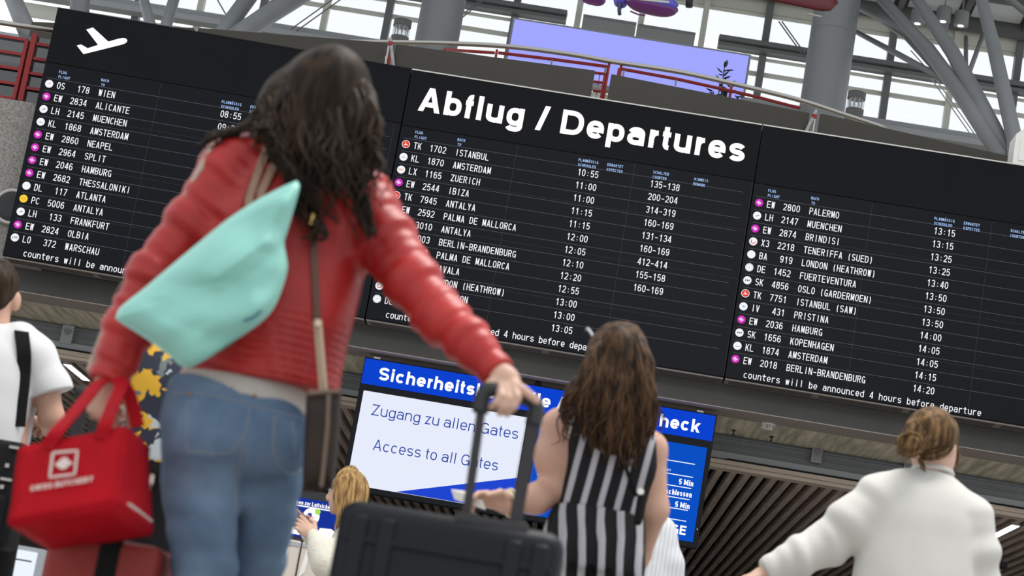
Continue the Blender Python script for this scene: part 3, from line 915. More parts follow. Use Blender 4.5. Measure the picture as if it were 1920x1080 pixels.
ROWS = {
    'left': [('OS', ' 178', 'WIEN', '08:55', ''), ('EW', '2834', 'ALICANTE', '09:30', ''), ('LH', '2145', 'MUENCHEN', '09:35', ''), ('KL', '1868', 'AMSTERDAM', '09:50', ''),
             ('EW', '2860', 'NEAPEL', '', ''), ('EW', '2964', 'SPLIT', '', ''), ('EW', '2046', 'HAMBURG', '', ''), ('EW', '2682', 'THESSALONIKI', '', ''), ('DL', ' 117', 'ATLANTA', '', ''),
             ('PC', '5006', 'ANTALYA', '', ''), ('LH', ' 133', 'FRANKFURT', '', ''), ('EW', '2824', 'OLBIA', '', ''), ('LO', ' 372', 'WARSCHAU', '', '')],
    'mid': [('TK', '1702', 'ISTANBUL', '10:55', '135-138'), ('KL', '1870', 'AMSTERDAM', '11:00', '200-204'), ('LX', '1165', 'ZUERICH', '11:00', '314-319'), ('EW', '2544', 'IBIZA', '11:15', '160-169'),
            ('TK', '7945', 'ANTALYA', '11:15', '131-134'), ('EW', '2592', 'PALMA DE MALLORCA', '12:00', '160-169'), ('PS', '3010', 'ANTALYA', '12:05', '412-414'), ('EW', '8003', 'BERLIN-BRANDENBURG', '12:10', '155-158'),
            ('EW', '2588', 'PALMA DE MALLORCA', '12:20', '160-169'), ('EW', '', 'KAVALA', '12:55', ''), ('EW', '', 'LONDON (HEATHROW)', '13:00', ''), ('X3', '', 'HERAKLION', '13:00', ''), ('DE', '', '', '13:05', '')],
    'right': [('EW', '2800', 'PALERMO', '13:15', ''), ('LH', '2147', 'MUENCHEN', '13:15', ''), ('EW', '2874', 'BRINDISI', '13:25', ''), ('X3', '2218', 'TENERIFFA (SUED)', '13:25', ''), ('BA', ' 919', 'LONDON (HEATHROW)', '13:40', ''),
              ('DE', '1452', 'FUERTEVENTURA', '13:50', ''), ('SK', '4856', 'OSLO (GARDERMOEN)', '13:50', ''), ('TK', '7751', 'ISTANBUL (SAW)', '13:50', ''), ('IV', ' 431', 'PRISTINA', '14:00', ''), ('EW', '2036', 'HAMBURG', '14:05', ''),
              ('SK', '1656', 'KOPENHAGEN', '14:05', ''), ('KL', '1874', 'AMSTERDAM', '14:15', ''), ('EW', '2018', 'BERLIN-BRANDENBURG', '14:20', '')]}
R1 = {'left': ((106, 166), (40, 454)), 'mid': ((775, 279), (719, 569)), 'right': ((1437, 389), (1392, 682))}
LAB = {'left': 'left black departures board module with a white aeroplane pictogram in its header',
       'mid': 'middle black departures board module headed Abflug / Departures in large white letters',
       'right': 'right black departures board module with a blank header, listing flights to Palermo onward'}
CELL, CAP, GW = .0410, .0655, .49


def disc(mb, P, U, n_, r, mi, lift, seg=26, sx=1.0):
    k = [P + U * (r * sx * math.cos(q)) + VZ * (r * math.sin(q)) + n_ * lift for q in [2 * math.pi * i / seg for i in range(seg)]]
    mb.add(k, [list(range(seg))], mi)


def poly(mb, P, U, n_, pts, r, mi, lift):
    mb.add([P + U * (x * r) + VZ * (y * r) + n_ * lift for x, y in pts], [list(range(len(pts)))], mi)


def logo(code, P, U, n_, parent):
    mb = MB(); r = .0385
    names = ['white', 'magenta', 'tk', 'yellow', 'navy', 'blue', 'orange', 'grey']
    ms = [LOGO[n] for n in names]
    ix = {n: i for i, n in enumerate(names)}
    base = {'EW': 'magenta', 'PC': 'yellow'}.get(code, 'white')
    disc(mb, P, U, n_, r, ix[base], .004)
    p = lambda pts, c, l=.0055: poly(mb, P, U, n_, pts, r, ix[c], l)
    if code == 'EW':
        for dx, dy in ((-.18, .20), (.06, -.02), (.28, -.24)):
            p([(-.52 + dx, -.16 + dy), (-.30 + dx, -.26 + dy), (.42 + dx - .1, .22 + dy), (.22 + dx - .1, .30 + dy)], 'white')
    elif code == 'TK':
        disc(mb, P, U, n_, r * .86, ix['tk'], .005)
        p([(-.45, -.35), (.5, -.2), (.45, -.05), (.05, .0), (-.05, .5), (-.22, .5), (-.15, -.1), (-.5, -.2)], 'white', .0062)
    elif code == 'OS':
        p([(-.5, -.28), (.1, .0), (.55, .3), (.2, .22), (-.25, -.05)], 'tk')
    elif code == 'LH':
        p([(-.55, .05), (-.15, -.1), (.3, .25), (.55, .2), (.1, -.12), (-.1, -.25)], 'navy')
    elif code == 'KL':
        p([(-.6, -.1), (.6, -.1), (.6, -.22), (-.6, -.22)], 'blue'); p([(-.2, .15), (.2, .15), (.2, .02), (-.2, .02)], 'grey')
    elif code == 'X3':
        q = [2 * math.pi * i / 18 for i in range(3, 16)]
        p([(.62 * math.cos(a + 1.2), .62 * math.sin(a + 1.2)) for a in q] + [(.42 * math.cos(a + 1.2), .42 * math.sin(a + 1.2)) for a in q[::-1]], 'tk')
    elif code == 'DE':
        q = [2 * math.pi * i / 24 for i in range(25)]
        p([(.88 * math.cos(a), .88 * math.sin(a)) for a in q] + [(.74 * math.cos(a), .74 * math.sin(a)) for a in q[::-1]], 'grey')
        p([(-.4, .05), (.4, .25), (.0, -.2)], 'grey')
    elif code == 'SK':
        for dx in (-.42, 0, .42):
            p([(dx - .15, -.22), (dx + .08, -.22), (dx + .18, .22), (dx - .05, .22)], 'navy')
    elif code == 'IV':
        p([(-.5, .35), (.1, .2), (.55, -.1), (.1, -.2), (-.35, -.25), (0, 0)], 'blue')
    elif code == 'LO':
        text_mesh(mb, 'LOT', P - U * .028 - VZ * .010 + n_ * .0055, U, VZ, n_, .022, .22, width=.056, mi=ix['navy'])
    elif code == 'LX':
        text_mesh(mb, 'swiss', P - U * .027 - VZ * .006 + n_ * .0055, U, VZ, n_, .017, .18, width=.054, mi=ix['orange'])
    elif code == 'PC':
        p([(-.5, .08), (.5, .08), (.5, -.08), (-.5, -.08)], 'orange')
    elif code == 'DL':
        p([(-.55, .03), (.55, .03), (.55, -.05), (-.55, -.05)], 'grey')
    return mb.build('airline_logo', ms, parent)


for key in ('left', 'mid', 'right'):
    O, U, w = FR[key]
    n_ = np.cross(U, VZ)                       # faces the hall
    Pt = lambda u_, v_, l=0.0: O + U * u_ + VZ * v_ + n_ * l
    o = thing('departure_board', tuple(Pt(w / 2, 0)), LAB[key], 'departure board', 'modules of the departure board')
    hv = {'left': uv('left', 90, 118)[1], 'mid': uv('mid', 752, 236)[1], 'right': uv('right', 1414, 344)[1]}[key]
    g_ = .006
    MB().obox(Pt(g_, 0, -.012), U * (w - 2 * g_), VZ * HB, -n_ * .235).build('cabinet', M['cab'], o)
    MB().obox(Pt(g_, hv + .012, 0), U * (w - 2 * g_), VZ * (HB - hv - .012), -n_ * .012).build('header_panel', M['hdr'], o)
    MB().obox(Pt(g_, .01, 0), U * (w - 2 * g_), VZ * (hv - .014), -n_ * .012).build('screen', M['scr'], o)
    MB().obox(Pt(g_, HB, .004), U * (w - 2 * g_), VZ * .012, -n_ * .25).build('top_cap', mat('cap_metal', (.62, .60, .56), .35) if key != 'left' else M['cab'], o)
    mb = MB()
    for q in (1, 2, 3):
        uu = uv('mid', 964, 330)[0] * q * .985
        mb.obox(Pt(uu - .003, .012, .0015), U * .005, VZ * (hv - .02), -n_ * .001)
    for q in (1, 2, 3):
        mb.obox(Pt(.01, hv * q / 4 - .002, .0015), U * (w - .02), VZ * .004, -n_ * .001)
    mb.build('tile_joint', M['seam'], o)
    # underside with ventilation grilles
    mb = MB(); m2 = MB()
    mb.obox(Pt(.01, -.012, -.02), U * (w - .02), VZ * .012, -n_ * .23)
    for q in range(4):
        m2.obox(Pt(.05 + q * (w / 4), -.016, -.05), U * (w / 4 - .07), VZ * .004, -n_ * .15)
    mb.build('underside', M['grille'], o); m2.build('vent_grille', M['mesh'], o)

    u1, v1 = uv(key, *R1[key][0]); u2, v2 = uv(key, *R1[key][1])
    pv = (v1 - v2) / 12.0
    ub = (u1 + u2) / 2
    k0 = uv('mid', *R1['mid'][0])[0] * .5 + uv('mid', *R1['mid'][1])[0] * .5
    um = lambda x, y: uv('mid', x, y)[0] - k0 + ub      # column positions, taken on the middle module
    cn, cd, ct, cc = um(804, 284), um(852, 292), um(1081, 331), um(1217, 352)
    # rules between rows
    mb = MB()
    brk = um(960, 340)
    for i in range(13):
        v = v1 - i * pv + CAP + (pv - CAP) * .42
        for a_, b_ in ((ub - .105, um(1140, 330)), (um(1141, 330), w - .09)):
            if b_ > a_: mb.obox(Pt(a_, v - .002, .002), U * (b_ - a_), VZ * .0035, -n_ * .001)
    mb.build('row_rules', M['rule'], o)
    # column heads
    mb = MB()
    for s_, (x, y) in (('FLUG', (778, 250)), ('FLIGHT', (777, 259)), ('NACH', (857, 264)), ('TO', (857, 273)), ('PLANM\u00c4SSIG', (1084, 302)), ('SCHEDULED', (1083, 311)),
                       ('ERWARTET', (1138, 311)), ('EXPECTED', (1137, 320)), ('SCHALTER', (1224, 325)), ('COUNTER', (1223, 334)), ('HINWEIS', (1301, 338)), ('REMARK', (1299, 347))):
        uu, vv = uv('mid', x, y)
        vv += v1 - uv('mid', *R1['mid'][0])[1]
        text_mesh(mb, s_, Pt(uu - k0 + ub, vv, .003), U, VZ, n_, .027, .15, cell=.0193, gw=.55)
        if len(mb.f) and s_ in ('FLIGHT', 'TO', 'SCHEDULED', 'EXPECTED', 'COUNTER', 'REMARK'):
            mb.build('column_head', M['txt_blue'], o); mb = MB()
    for i, (code, num, dest, tm, ctr) in enumerate(ROWS[key]):
        v = v1 - i * pv
        def T_(mb_, s_, uu): text_mesh(mb_, s_, Pt(uu, v, .003), U, VZ, n_, CAP, .108, cell=CELL, gw=GW); return mb_
        mb = T_(MB(), code, ub)
        if num: T_(mb, num, cn)
        r_ = mb.build('flight_row', M['txt'], o)
        for nm_, s_, uu in (('destination', dest, cd), ('departure_time', tm, ct), ('counter_range', ctr, cc)):
            if s_: T_(MB(), s_, uu).build(nm_, M['txt'], r_)
        logo(code, Pt(ub - .072, v + CAP * .5), U, n_, r_)
    mb = MB()
    text_mesh(mb, 'counters will be announced 4 hours before departure', Pt(ub + .035 if key != 'right' else ub + .02, v1 - 13 * pv - .003, .003), U, VZ, n_, .064, .11, cell={'left': .0425, 'mid': .0412, 'right': .0432}[key], gw=.52, xh=.74)
    mb.build('footnote', M['txt'], o)
    if key == 'mid':
        ua, va = uv('mid', 779, 209); ue, ve = uv('mid', 1398, 303)
        mb = MB()
        text_mesh(mb, 'Abflug / Departures', Pt(ua, (va + ve) / 2, .004), U, VZ, n_, .238, .205, width=ue - ua, xh=.745)
        mb.build('heading', M['txt_head'], o)
    if key == 'left':
        pts = [(728, 250), (785, 233), (915, 352), (1000, 328), (1030, 322), (1056, 323), (1070, 332), (1075, 345), (1068, 358), (1052, 369), (1030, 377), (705, 458), (648, 385), (685, 376), (740, 408), (828, 380)]
        mb = MB()
        mb.add([Pt(*uv('left', x / 4.5, y / 4.5), .004) for x, y in pts][::-1], [list(range(len(pts)))])
        ob = mb.build('pictogram', M['txt_head'], o)
        bm = bmesh.new(); bm.from_mesh(ob.data); bmesh.ops.triangulate(bm, faces=bm.faces[:]); bm.to_mesh(ob.data); bm.free()

# ================================================================== SECURITY SIGN
YS = 20.4
S = lambda x, y, l=0.0: at(x, y, YS) + np.array([0, -l, 0])
sx = np.array([1.0, 0, 0]); sn = np.array([0, -1.0, 0])
tl, tr_, br = S(684, 672), S(1345, 775), S(1307, 1028)
xl, xr, zt_, zb_ = tl[0], (tr_[0] + br[0]) / 2, (tl[2] + tr_[2]) / 2, br[2]
M['frame'] = mat('sign_frame', (.008, .009, .013), .5, spec=.12)
M['sblue'] = glow('sign_blue', (.004, .055, .62), 1.0)
M['sblue2'] = glow('screen_blue', (.003, .08, .55), 1.0)
M['swhite'] = glow('screen_white', (.80, .84, .97), 1.0)
M['sdark'] = glow('letter_blue', (.02, .06, .36), 1.0)
M['swedge'] = glow('wedge_blue', (.015, .06, .62), 1.0)
o = thing('security_sign', ((xl + xr) / 2, YS, zb_), 'large hanging blue and white security check sign with two screens under the boards', 'sign')
MB().box(xl, xr, YS, YS + .14, zb_, zt_).build('cabinet', M['frame'], o)
za = (S(676, 718)[2] + S(1337, 828)[2]) / 2
MB().box(xl + .008, xr - .012, YS - .006, YS, za, zt_ - .012).build('header_panel', M['sblue'], o)
mb = MB()
a, c = S(707, 713), S(1313, 811)
text_mesh(mb, 'Sicherheitskontrolle / Security Check', np.array([a[0], YS - .009, (a[2] + c[2]) / 2]), sx, VZ, sn, .122, .20, width=c[0] - a[0], xh=.74)
mb.build('heading', M['txt_head'], o)
# left screen
a = S(682, 733); zs1 = (S(682, 733)[2] + S(989, 782)[2]) / 2; zs0 = S(690, 914)[2]
x1 = S(989, 782)[0]
MB().box(a[0], x1, YS - .006, YS, zs0, zs1).build('screen', M['swhite'], o)
wv = [S(742, 921), S(975, 897)]
mb = MB().add([(wv[0][0], YS - .008, zs0 + .002), (x1, YS - .008, zs0 + .002), (x1, YS - .008, wv[1][2])], [(0, 1, 2)])
mb.build('blue_wedge', M['swedge'], o)
for s_, p0, p1 in (('Zugang zu allen Gates', (694, 779), (972, 823)), ('Access to all Gates', (697, 844), (934, 883))):
    a, c = S(*p0), S(*p1)
    mb = MB()
    text_mesh(mb, s_, np.array([a[0], YS - .009, (a[2] + c[2]) / 2]), sx, VZ, sn, .104, .10, width=c[0] - a[0], xh=.73)
    mb.build('message', M['sdark'], o)
mb = MB()
lg = S(910, 930)
for k in range(3):
    dz = -.022 * k
    mb.add([(lg[0] - .035 + .008 * k, YS - .010, lg[2] + .0 + dz), (lg[0] - .005, YS - .010, lg[2] - .012 + dz), (lg[0] + .035 - .01 * k, YS - .010, lg[2] + .045 + dz)], [(0, 1, 2)])
text_mesh(mb, 'S', np.array([lg[0] + .05, YS - .010, lg[2] + .005]), sx, VZ, sn, .036, .2, width=.03)
text_mesh(mb, 'A', np.array([lg[0] + .05, YS - .010, lg[2] - .045]), sx, VZ, sn, .036, .2, width=.03)
mb.build('emblem', M['txt_head'], o)
# right screen
xa = S(1012, 788)[0]; xb = S(1326, 840)[0]; z1_ = (S(1012, 788)[2] + S(1326, 840)[2]) / 2; z0_ = S(1301, 1017)[2]
MB().box(xa, xb, YS - .006, YS, z0_, z1_).build('screen', M['sblue2'], o)
mb = MB()
for y in (871, 896, 917.5, 939, 959.5, 980.5):
    z = S(1303, y)[2]
    mb.box(xa + .06, xb - .09, YS - .0085, YS - .008, z - .004, z + .004)
mb.build('rules', M['txt'], o)
mb = MB()
for s_, (x, y), wd, cap, t in (('5 Min', (1300, 912.5), .142, .052, .18), ('geschlossen', (1297, 933.5), .31, .052, .18), ('5 Min', (1293, 955), .142, .052, .18), ('LOUNGE', (1286, 1004), .44, .085, .2), ('WARTEZEIT', (1258, 884), .15, .02, .12)):
    c = S(x, y)
    text_mesh(mb, s_, np.array([c[0] - wd, YS - .009, c[2]]), sx, VZ, sn, cap, t, width=wd)
    mb.build('waiting_time' if s_[0] in '5g' else 'caption', M['txt_head'], o); mb = MB()
for (px0, py0) in ((1017, 668),):
    a = at(px0, py0, YS + .07); 
    MB().tube([(a[0], YS + .07, Z0 + .0), (a[0], YS + .07, zt_)], .016, 8).build('hanger_rod', M['black'], o)
    MB().lathe((a[0], YS + .07, zt_), [(.035, 0), (.03, .03), (.018, .05)], 12).build('socket', M['black'], o)
for px0, py0 in ((707, 672), (1313, 772)):
    a = S(px0, py0)
    MB().box(a[0] - .03, a[0] + .03, YS + .0, YS + .05, zt_, zt_ + .016).build('lug', wh, o)
MB().box(xr - .028, xr - .02, YS - .002, YS, S(1307, 993)[2], S(1307, 993)[2] + .008).build('status_light', glow('amber', (1, .6, .1), 1.5), o)
# ================================================================== FIGURES: smooth blended solids turned into one mesh
def rvec(a):
    a = np.asarray(a, float)
    return a / (np.linalg.norm(a) + 1e-9)


class Solid:
    def __init__(s):
        s.p = []; s.lo = []; s.hi = []; s.cuts = []; s.disp = None

    def _b(s, a, r):
        a = np.asarray(a, float)
        s.lo.append(a - r); s.hi.append(a + r)

    def cone(s, a, b, ra, rb, k=.02):
        a = np.asarray(a, float); b = np.asarray(b, float)
        s._b(a, ra); s._b(b, rb)
        ba = b - a; L2 = ba @ ba

        def f(P):
            q = P - a
            h = np.clip(q @ ba / L2, 0, 1)
            return np.linalg.norm(q - h[:, None] * ba, axis=1) - (ra + (rb - ra) * h)
        s.p.append((f, k)); return s

    def chain(s, pts, rad, k=.015):
        for i in range(len(pts) - 1):
            s.cone(pts[i], pts[i + 1], rad[i], rad[i + 1], k)
        return s

    def ell(s, c, r, X=(1, 0, 0), Y=(0, 1, 0), Z=None, k=.02):
        c = np.asarray(c, float); X = rvec(X); Y = rvec(np.asarray(Y, float) - X * np.dot(X, Y))
        Z = np.cross(X, Y)
        R = np.array([X, Y, Z]); r = np.asarray(r, float)
        s._b(c, r.max())

        def f(P):
            q = (P - c) @ R.T
            k0 = np.linalg.norm(q / r, axis=1); k1 = np.linalg.norm(q / (r * r), axis=1) + 1e-9
            return k0 * (k0 - 1) / k1
        s.p.append((f, k)); return s

    def loft(s, secs, X=(1, 0, 0), k=.02, rnd=.02, e=2.0):
        """secs: (centre, half width, half depth) from top to bottom, level slices; X lateral direction"""
        C = np.array([q[0] for q in secs], float); A = np.array([q[1] for q in secs]); B = np.array([q[2] for q in secs])
        o = np.argsort(C[:, 2]); C, A, B = C[o], A[o], B[o]
        zz = np.linspace(C[0, 2], C[-1, 2], 60)
        T = np.vstack([C[:, 0], C[:, 1], A, B]).T
        # monotone-ish smooth interpolation
        out = np.zeros((60, 4))
        for j in range(4):
            m = np.gradient(T[:, j], C[:, 2])
            for i, z in enumerate(zz):
                n = min(max(np.searchsorted(C[:, 2], z) - 1, 0), len(C) - 2)
                h = C[n + 1, 2] - C[n, 2]; t = (z - C[n, 2]) / h
                out[i, j] = (2 * t**3 - 3 * t**2 + 1) * T[n, j] + (t**3 - 2 * t**2 + t) * h * m[n] + (-2 * t**3 + 3 * t**2) * T[n + 1, j] + (t**3 - t**2) * h * m[n + 1]
        X = rvec(X); Yv = np.cross([0, 0, 1.0], X)
        for i in range(len(C)): s._b(C[i], max(A[i], B[i]))
        z0, z1 = C[0, 2], C[-1, 2]

        def f(P):
            z = np.clip(P[:, 2], z0, z1)
            cx = np.interp(z, zz, out[:, 0]); cy = np.interp(z, zz, out[:, 1])
            a = np.interp(z, zz, out[:, 2]); b = np.interp(z, zz, out[:, 3])
            dx = P[:, 0] - cx; dy = P[:, 1] - cy
            u = dx * X[0] + dy * X[1]; v = dx * Yv[0] + dy * Yv[1]
            k0 = np.sqrt((u / a) ** 2 + (v / b) ** 2) + 1e-6
            if e != 2.0: k0 = (np.abs(u / a) ** e + np.abs(v / b) ** e) ** (1 / e) + 1e-6
            k1 = np.sqrt((u / a**2) ** 2 + (v / b**2) ** 2) + 1e-6
            d = k0 * (k0 - 1) / k1
            if e != 2.0: d = (k0 - 1) * np.minimum(a, b)
            dz = np.maximum(z0 - P[:, 2], P[:, 2] - z1)
            w0 = np.maximum(d + rnd, 0); w1 = np.maximum(dz + rnd, 0)
            return np.minimum(np.maximum(d, dz) + rnd, 0) * 1.0 + np.sqrt(w0**2 + w1**2) - rnd
        s.p.append((f, k)); return s

    def cut_box(s, p, n, q, m):
        """cut limited to the side of a second plane"""
        p = np.asarray(p, float); n = rvec(n); q = np.asarray(q, float); m = rvec(m)
        s.cuts.append(lambda P: np.minimum((P - p) @ n, (P - q) @ m))
        return s

    def cut(s, p, n):
        """removes the side the normal points to"""
        p = np.asarray(p, float); n = rvec(n)
        s.cuts.append(lambda P: (P - p) @ n)
        return s

    def __call__(s, P):
        d = None
        for f, k in s.p:
            v = f(P)
            if d is None: d = v; continue
            h = np.maximum(k - np.abs(d - v), 0) / k
            d = np.minimum(d, v) - h * h * k * .25
        if s.disp is not None: d = d + s.disp(P)
        for c in s.cuts: d = np.maximum(d, c(P))
        return d

    def mesh(s, h, name, mats, parent, keep=None):
        lo = np.min(s.lo, axis=0) - 3 * h - .01; hi = np.max(s.hi, axis=0) + 3 * h + .01
        c = 4
        n = (np.ceil((hi - lo) / (h * c)).astype(int)) * c
        g = [lo[i] + h * np.arange(n[i] + 1) for i in range(3)]
        # coarse pass
        m = n // c
        cg = [lo[i] + h * c * (np.arange(m[i]) + .5) for i in range(3)]
        CX = np.stack(np.meshgrid(*cg, indexing='ij'), -1).reshape(-1, 3)
        cv = s(CX).reshape(m)
        near = np.abs(cv) < h * c * 1.75 + .012
        V = np.repeat(np.repeat(np.repeat(np.sign(cv), c, 0), c, 1), c, 2)
        V = np.pad(V, ((0, 1), (0, 1), (0, 1)), mode='edge').astype(np.float32)
        nm = np.repeat(np.repeat(np.repeat(near, c, 0), c, 1), c, 2)
        full = np.zeros(V.shape, bool)
        for dx in (0, 1):
            for dy in (0, 1):
                for dz in (0, 1):
                    full[dx:dx + n[0], dy:dy + n[1], dz:dz + n[2]] |= nm
        I = np.argwhere(full)
        P = lo + I * h
        vals = np.empty(len(P), np.float32)
        for a in range(0, len(P), 200000): vals[a:a + 200000] = s(P[a:a + 200000])
        V[I[:, 0], I[:, 1], I[:, 2]] = vals
        verts, faces = surface_nets(V, lo, h)
        # pull the vertices onto the true surface
        for _ in range(2):
            e = h * .35
            d0 = s(verts)
            G = np.stack([s(verts + np.eye(3)[i] * e) - d0 for i in range(3)], 1) / e
            verts = verts - np.clip(d0, -h, h)[:, None] * G / (np.sum(G * G, 1)[:, None] + 1e-3) * .8
        return link(name, verts, faces, mats, parent, True)


def surface_nets(V, lo, h):
    ins = V < 0
    n = np.array(V.shape) - 1
    cnt = np.zeros(n, np.int8)
    for dx in (0, 1):
        for dy in (0, 1):
            for dz in (0, 1):
                cnt += ins[dx:dx + n[0], dy:dy + n[1], dz:dz + n[2]]
    I = np.argwhere((cnt > 0) & (cnt < 8))
    idx = -np.ones(n, np.int64); idx[I[:, 0], I[:, 1], I[:, 2]] = np.arange(len(I))
    acc = np.zeros((len(I), 3)); num = np.zeros(len(I))
    K = [(x, y, z) for x in (0, 1) for y in (0, 1) for z in (0, 1)]
    for a in K:
        for ax in range(3):
            if a[ax]: continue
            b = list(a); b[ax] = 1
            va = V[I[:, 0] + a[0], I[:, 1] + a[1], I[:, 2] + a[2]]; vb = V[I[:, 0] + b[0], I[:, 1] + b[1], I[:, 2] + b[2]]
            x = (va < 0) != (vb < 0)
            t = np.where(x, va / np.where(va == vb, 1, va - vb), 0)
            p = np.tile(np.array(a, float), (len(I), 1)); p[:, ax] += t
            acc[x] += p[x]; num[x] += 1
    verts = lo + (I + acc / num[:, None]) * h
    F = []
    for ax in range(3):
        u, v = (ax + 1) % 3, (ax + 2) % 3
        sl0 = [slice(None)] * 3; sl1 = [slice(None)] * 3
        sl0[ax] = slice(0, -1); sl1[ax] = slice(1, None)
        x = ins[tuple(sl0)] != ins[tuple(sl1)]
        J = np.argwhere(x)
        J = J[(J[:, u] > 0) & (J[:, v] > 0) & (J[:, u] < V.shape[u] - 1) & (J[:, v] < V.shape[v] - 1)]
        eu = np.eye(3, dtype=int)[u]; ev = np.eye(3, dtype=int)[v]
        q = [J - eu - ev, J - ev, J, J - eu]
        f = np.stack([idx[k[:, 0], k[:, 1], k[:, 2]] for k in q], 1)
        s0 = ins[J[:, 0], J[:, 1], J[:, 2]]
        f[~s0] = f[~s0][:, ::-1]
        F.append(f[(f >= 0).all(1)])
    return verts, np.vstack(F)


def sines(P, seed, freq, n=7, stretch=(1, 1, 1)):
    r = np.random.default_rng(seed)
    o = np.zeros(len(P))
    Q = P * np.asarray(stretch)
    for i in range(n):
        k = rvec(r.normal(size=3)) * freq * r.uniform(.6, 1.6)
        o += np.sin(Q @ k + r.uniform(0, 6.28) + 1.3 * np.sin(Q @ (rvec(r.normal(size=3)) * freq * .5) + i))
    return o / n


def wrinkles(a, b, amp, freq, seed):
    """creases running round a limb from a to b"""
    a = np.asarray(a); d = np.asarray(b) - a; L = np.linalg.norm(d); d = d / L

    def f(P):
        q = P - a
        s = q @ d
        rad = np.linalg.norm(q - s[:, None] * d, axis=1)
        w = np.exp(-(np.maximum(rad - .075, 0) / .03) ** 2) * np.clip((s + .05) / .05, 0, 1) * np.clip((L + .05 - s) / .05, 0, 1)
        ph = s * freq + 2.2 * sines(P, seed, 16)
        c = np.sin(ph)
        return amp * w * (c + .5 * np.sin(ph * 1.9 + 1)) * (.45 + .75 * sines(P, seed + 1, 14))
    return f


def head(S, c, f, side, neck, sc=1.0, nr=.050):
    c = np.asarray(c, float); f = rvec(f); r = rvec(side); u = np.cross(r, f)
    S.ell(c, np.array([.074, .094, .108]) * sc, r, f, k=.02)
    S.ell(c + (f * .03 - u * .06) * sc, np.array([.056, .066, .066]) * sc, r, f, k=.03)
    S.cone(c + (f * .078 - u * .098) * sc, c + (f * .07 - u * .085) * sc, .02 * sc, .026 * sc, .02)
    S.chain([c + (f * .09 + u * .012) * sc, c + (f * .106 - u * .022) * sc, c + (f * .104 - u * .032) * sc], [.007 * sc, .011 * sc, .013 * sc], .01)
    for q in (-1, 1):
        S.ell(c + (r * q * .074 - u * .012 - f * .005) * sc, np.array([.010, .021, .032]) * sc, r * 1.0 + f * .35 * -q, f, k=.006)
        S.cone(c + (f * .088 + r * q * .015 + u * .03) * sc, c + (f * .078 + r * q * .045 + u * .03) * sc, .009 * sc, .008 * sc, .015)
        S.ell(c + (r * q * .012 + f * .10 - u * .036) * sc, np.array([.008, .01, .008]) * sc, r, f, k=.006)
    S.ell(c + (f * .092 - u * .058) * sc, np.array([.022, .010, .007]) * sc, r, f, k=.006)
    S.ell(c + (f * .09 - u * .069) * sc, np.array([.019, .010, .008]) * sc, r, f, k=.006)
    S.cone(c + (-f * .018 - u * .05) * sc, neck, nr * sc, nr * 1.08, .03)


def eyes(c, f, side, parent, sc=1.0):
    c = np.asarray(c, float); f = rvec(f); r = rvec(side); u = np.cross(r, f)
    for q in (-1, 1):
        p = c + (f * .083 + r * q * .031 + u * .010) * sc
        mb = MB()
        mb.lathe(p - f * .012, [(.012 * math.sin(a) * sc + 1e-4, .012 * (1 - math.cos(a)) * sc) for a in np.linspace(0, math.pi, 9)], 14, 0, f)
        mb.lathe(p + f * .0112 * sc, [(.0055 * sc, 0), (.004 * sc, .0012)], 12, 1, f)
        mb.build('eye', [M['eyewhite'], M['iris']], parent, True)


def hand(S, w, d, n, s, curl=(.5, .5, .5, .5), sc=1.0, thumb=.5):
    """w wrist, d towards the fingers, n palm side (fingers close towards n), s towards the thumb"""
    w = np.asarray(w, float); d = rvec(d); n = rvec(np.asarray(n, float) - d * np.dot(n, d)); s_ = np.cross(d, n)
    if np.dot(s_, s) < 0: s_ = -s_
    s = s_
    S.ell(w + d * .048 * sc, np.array([.040, .052, .015]) * sc, s, d, k=.015)
    S.cone(w, w + d * .03 * sc, .025 * sc, .022 * sc, .02)
    L = (.073, .080, .074, .058)
    for i in range(4):
        b = w + (d * (.088 - .004 * abs(i - 1)) + s * (.027 - .018 * i)) * sc
        a = 0.0; p = b; pts = [w + (d * .05 + s * (.02 - .014 * i)) * sc, b]
        dirn = d + s * (.10 - .07 * i)
        for q in range(3):
            a += curl[i] * (1.0, 1.15, .8)[q]
            v = rvec(rvec(dirn) * math.cos(a) + n * math.sin(a))
            p = p + v * L[i] * (.46, .31, .23)[q] * sc
            pts.append(p)
        S.chain(pts, np.array([.011, .0098, .0088, .0082, .0070]) * sc, .004)
    b = w + (d * .022 + s * .030) * sc
    v1 = rvec(d * .75 + s * .62 + n * .3 * thumb); v2 = rvec(d * .9 + s * (.35 - .5 * thumb) + n * .8 * thumb)
    S.chain([w + d * .015 * sc, b, b + v1 * .042 * sc, b + v1 * .042 * sc + v2 * .032 * sc, b + v1 * .042 * sc + v2 * .056 * sc], np.array([.017, .0145, .0115, .0098, .0078]) * sc, .006)


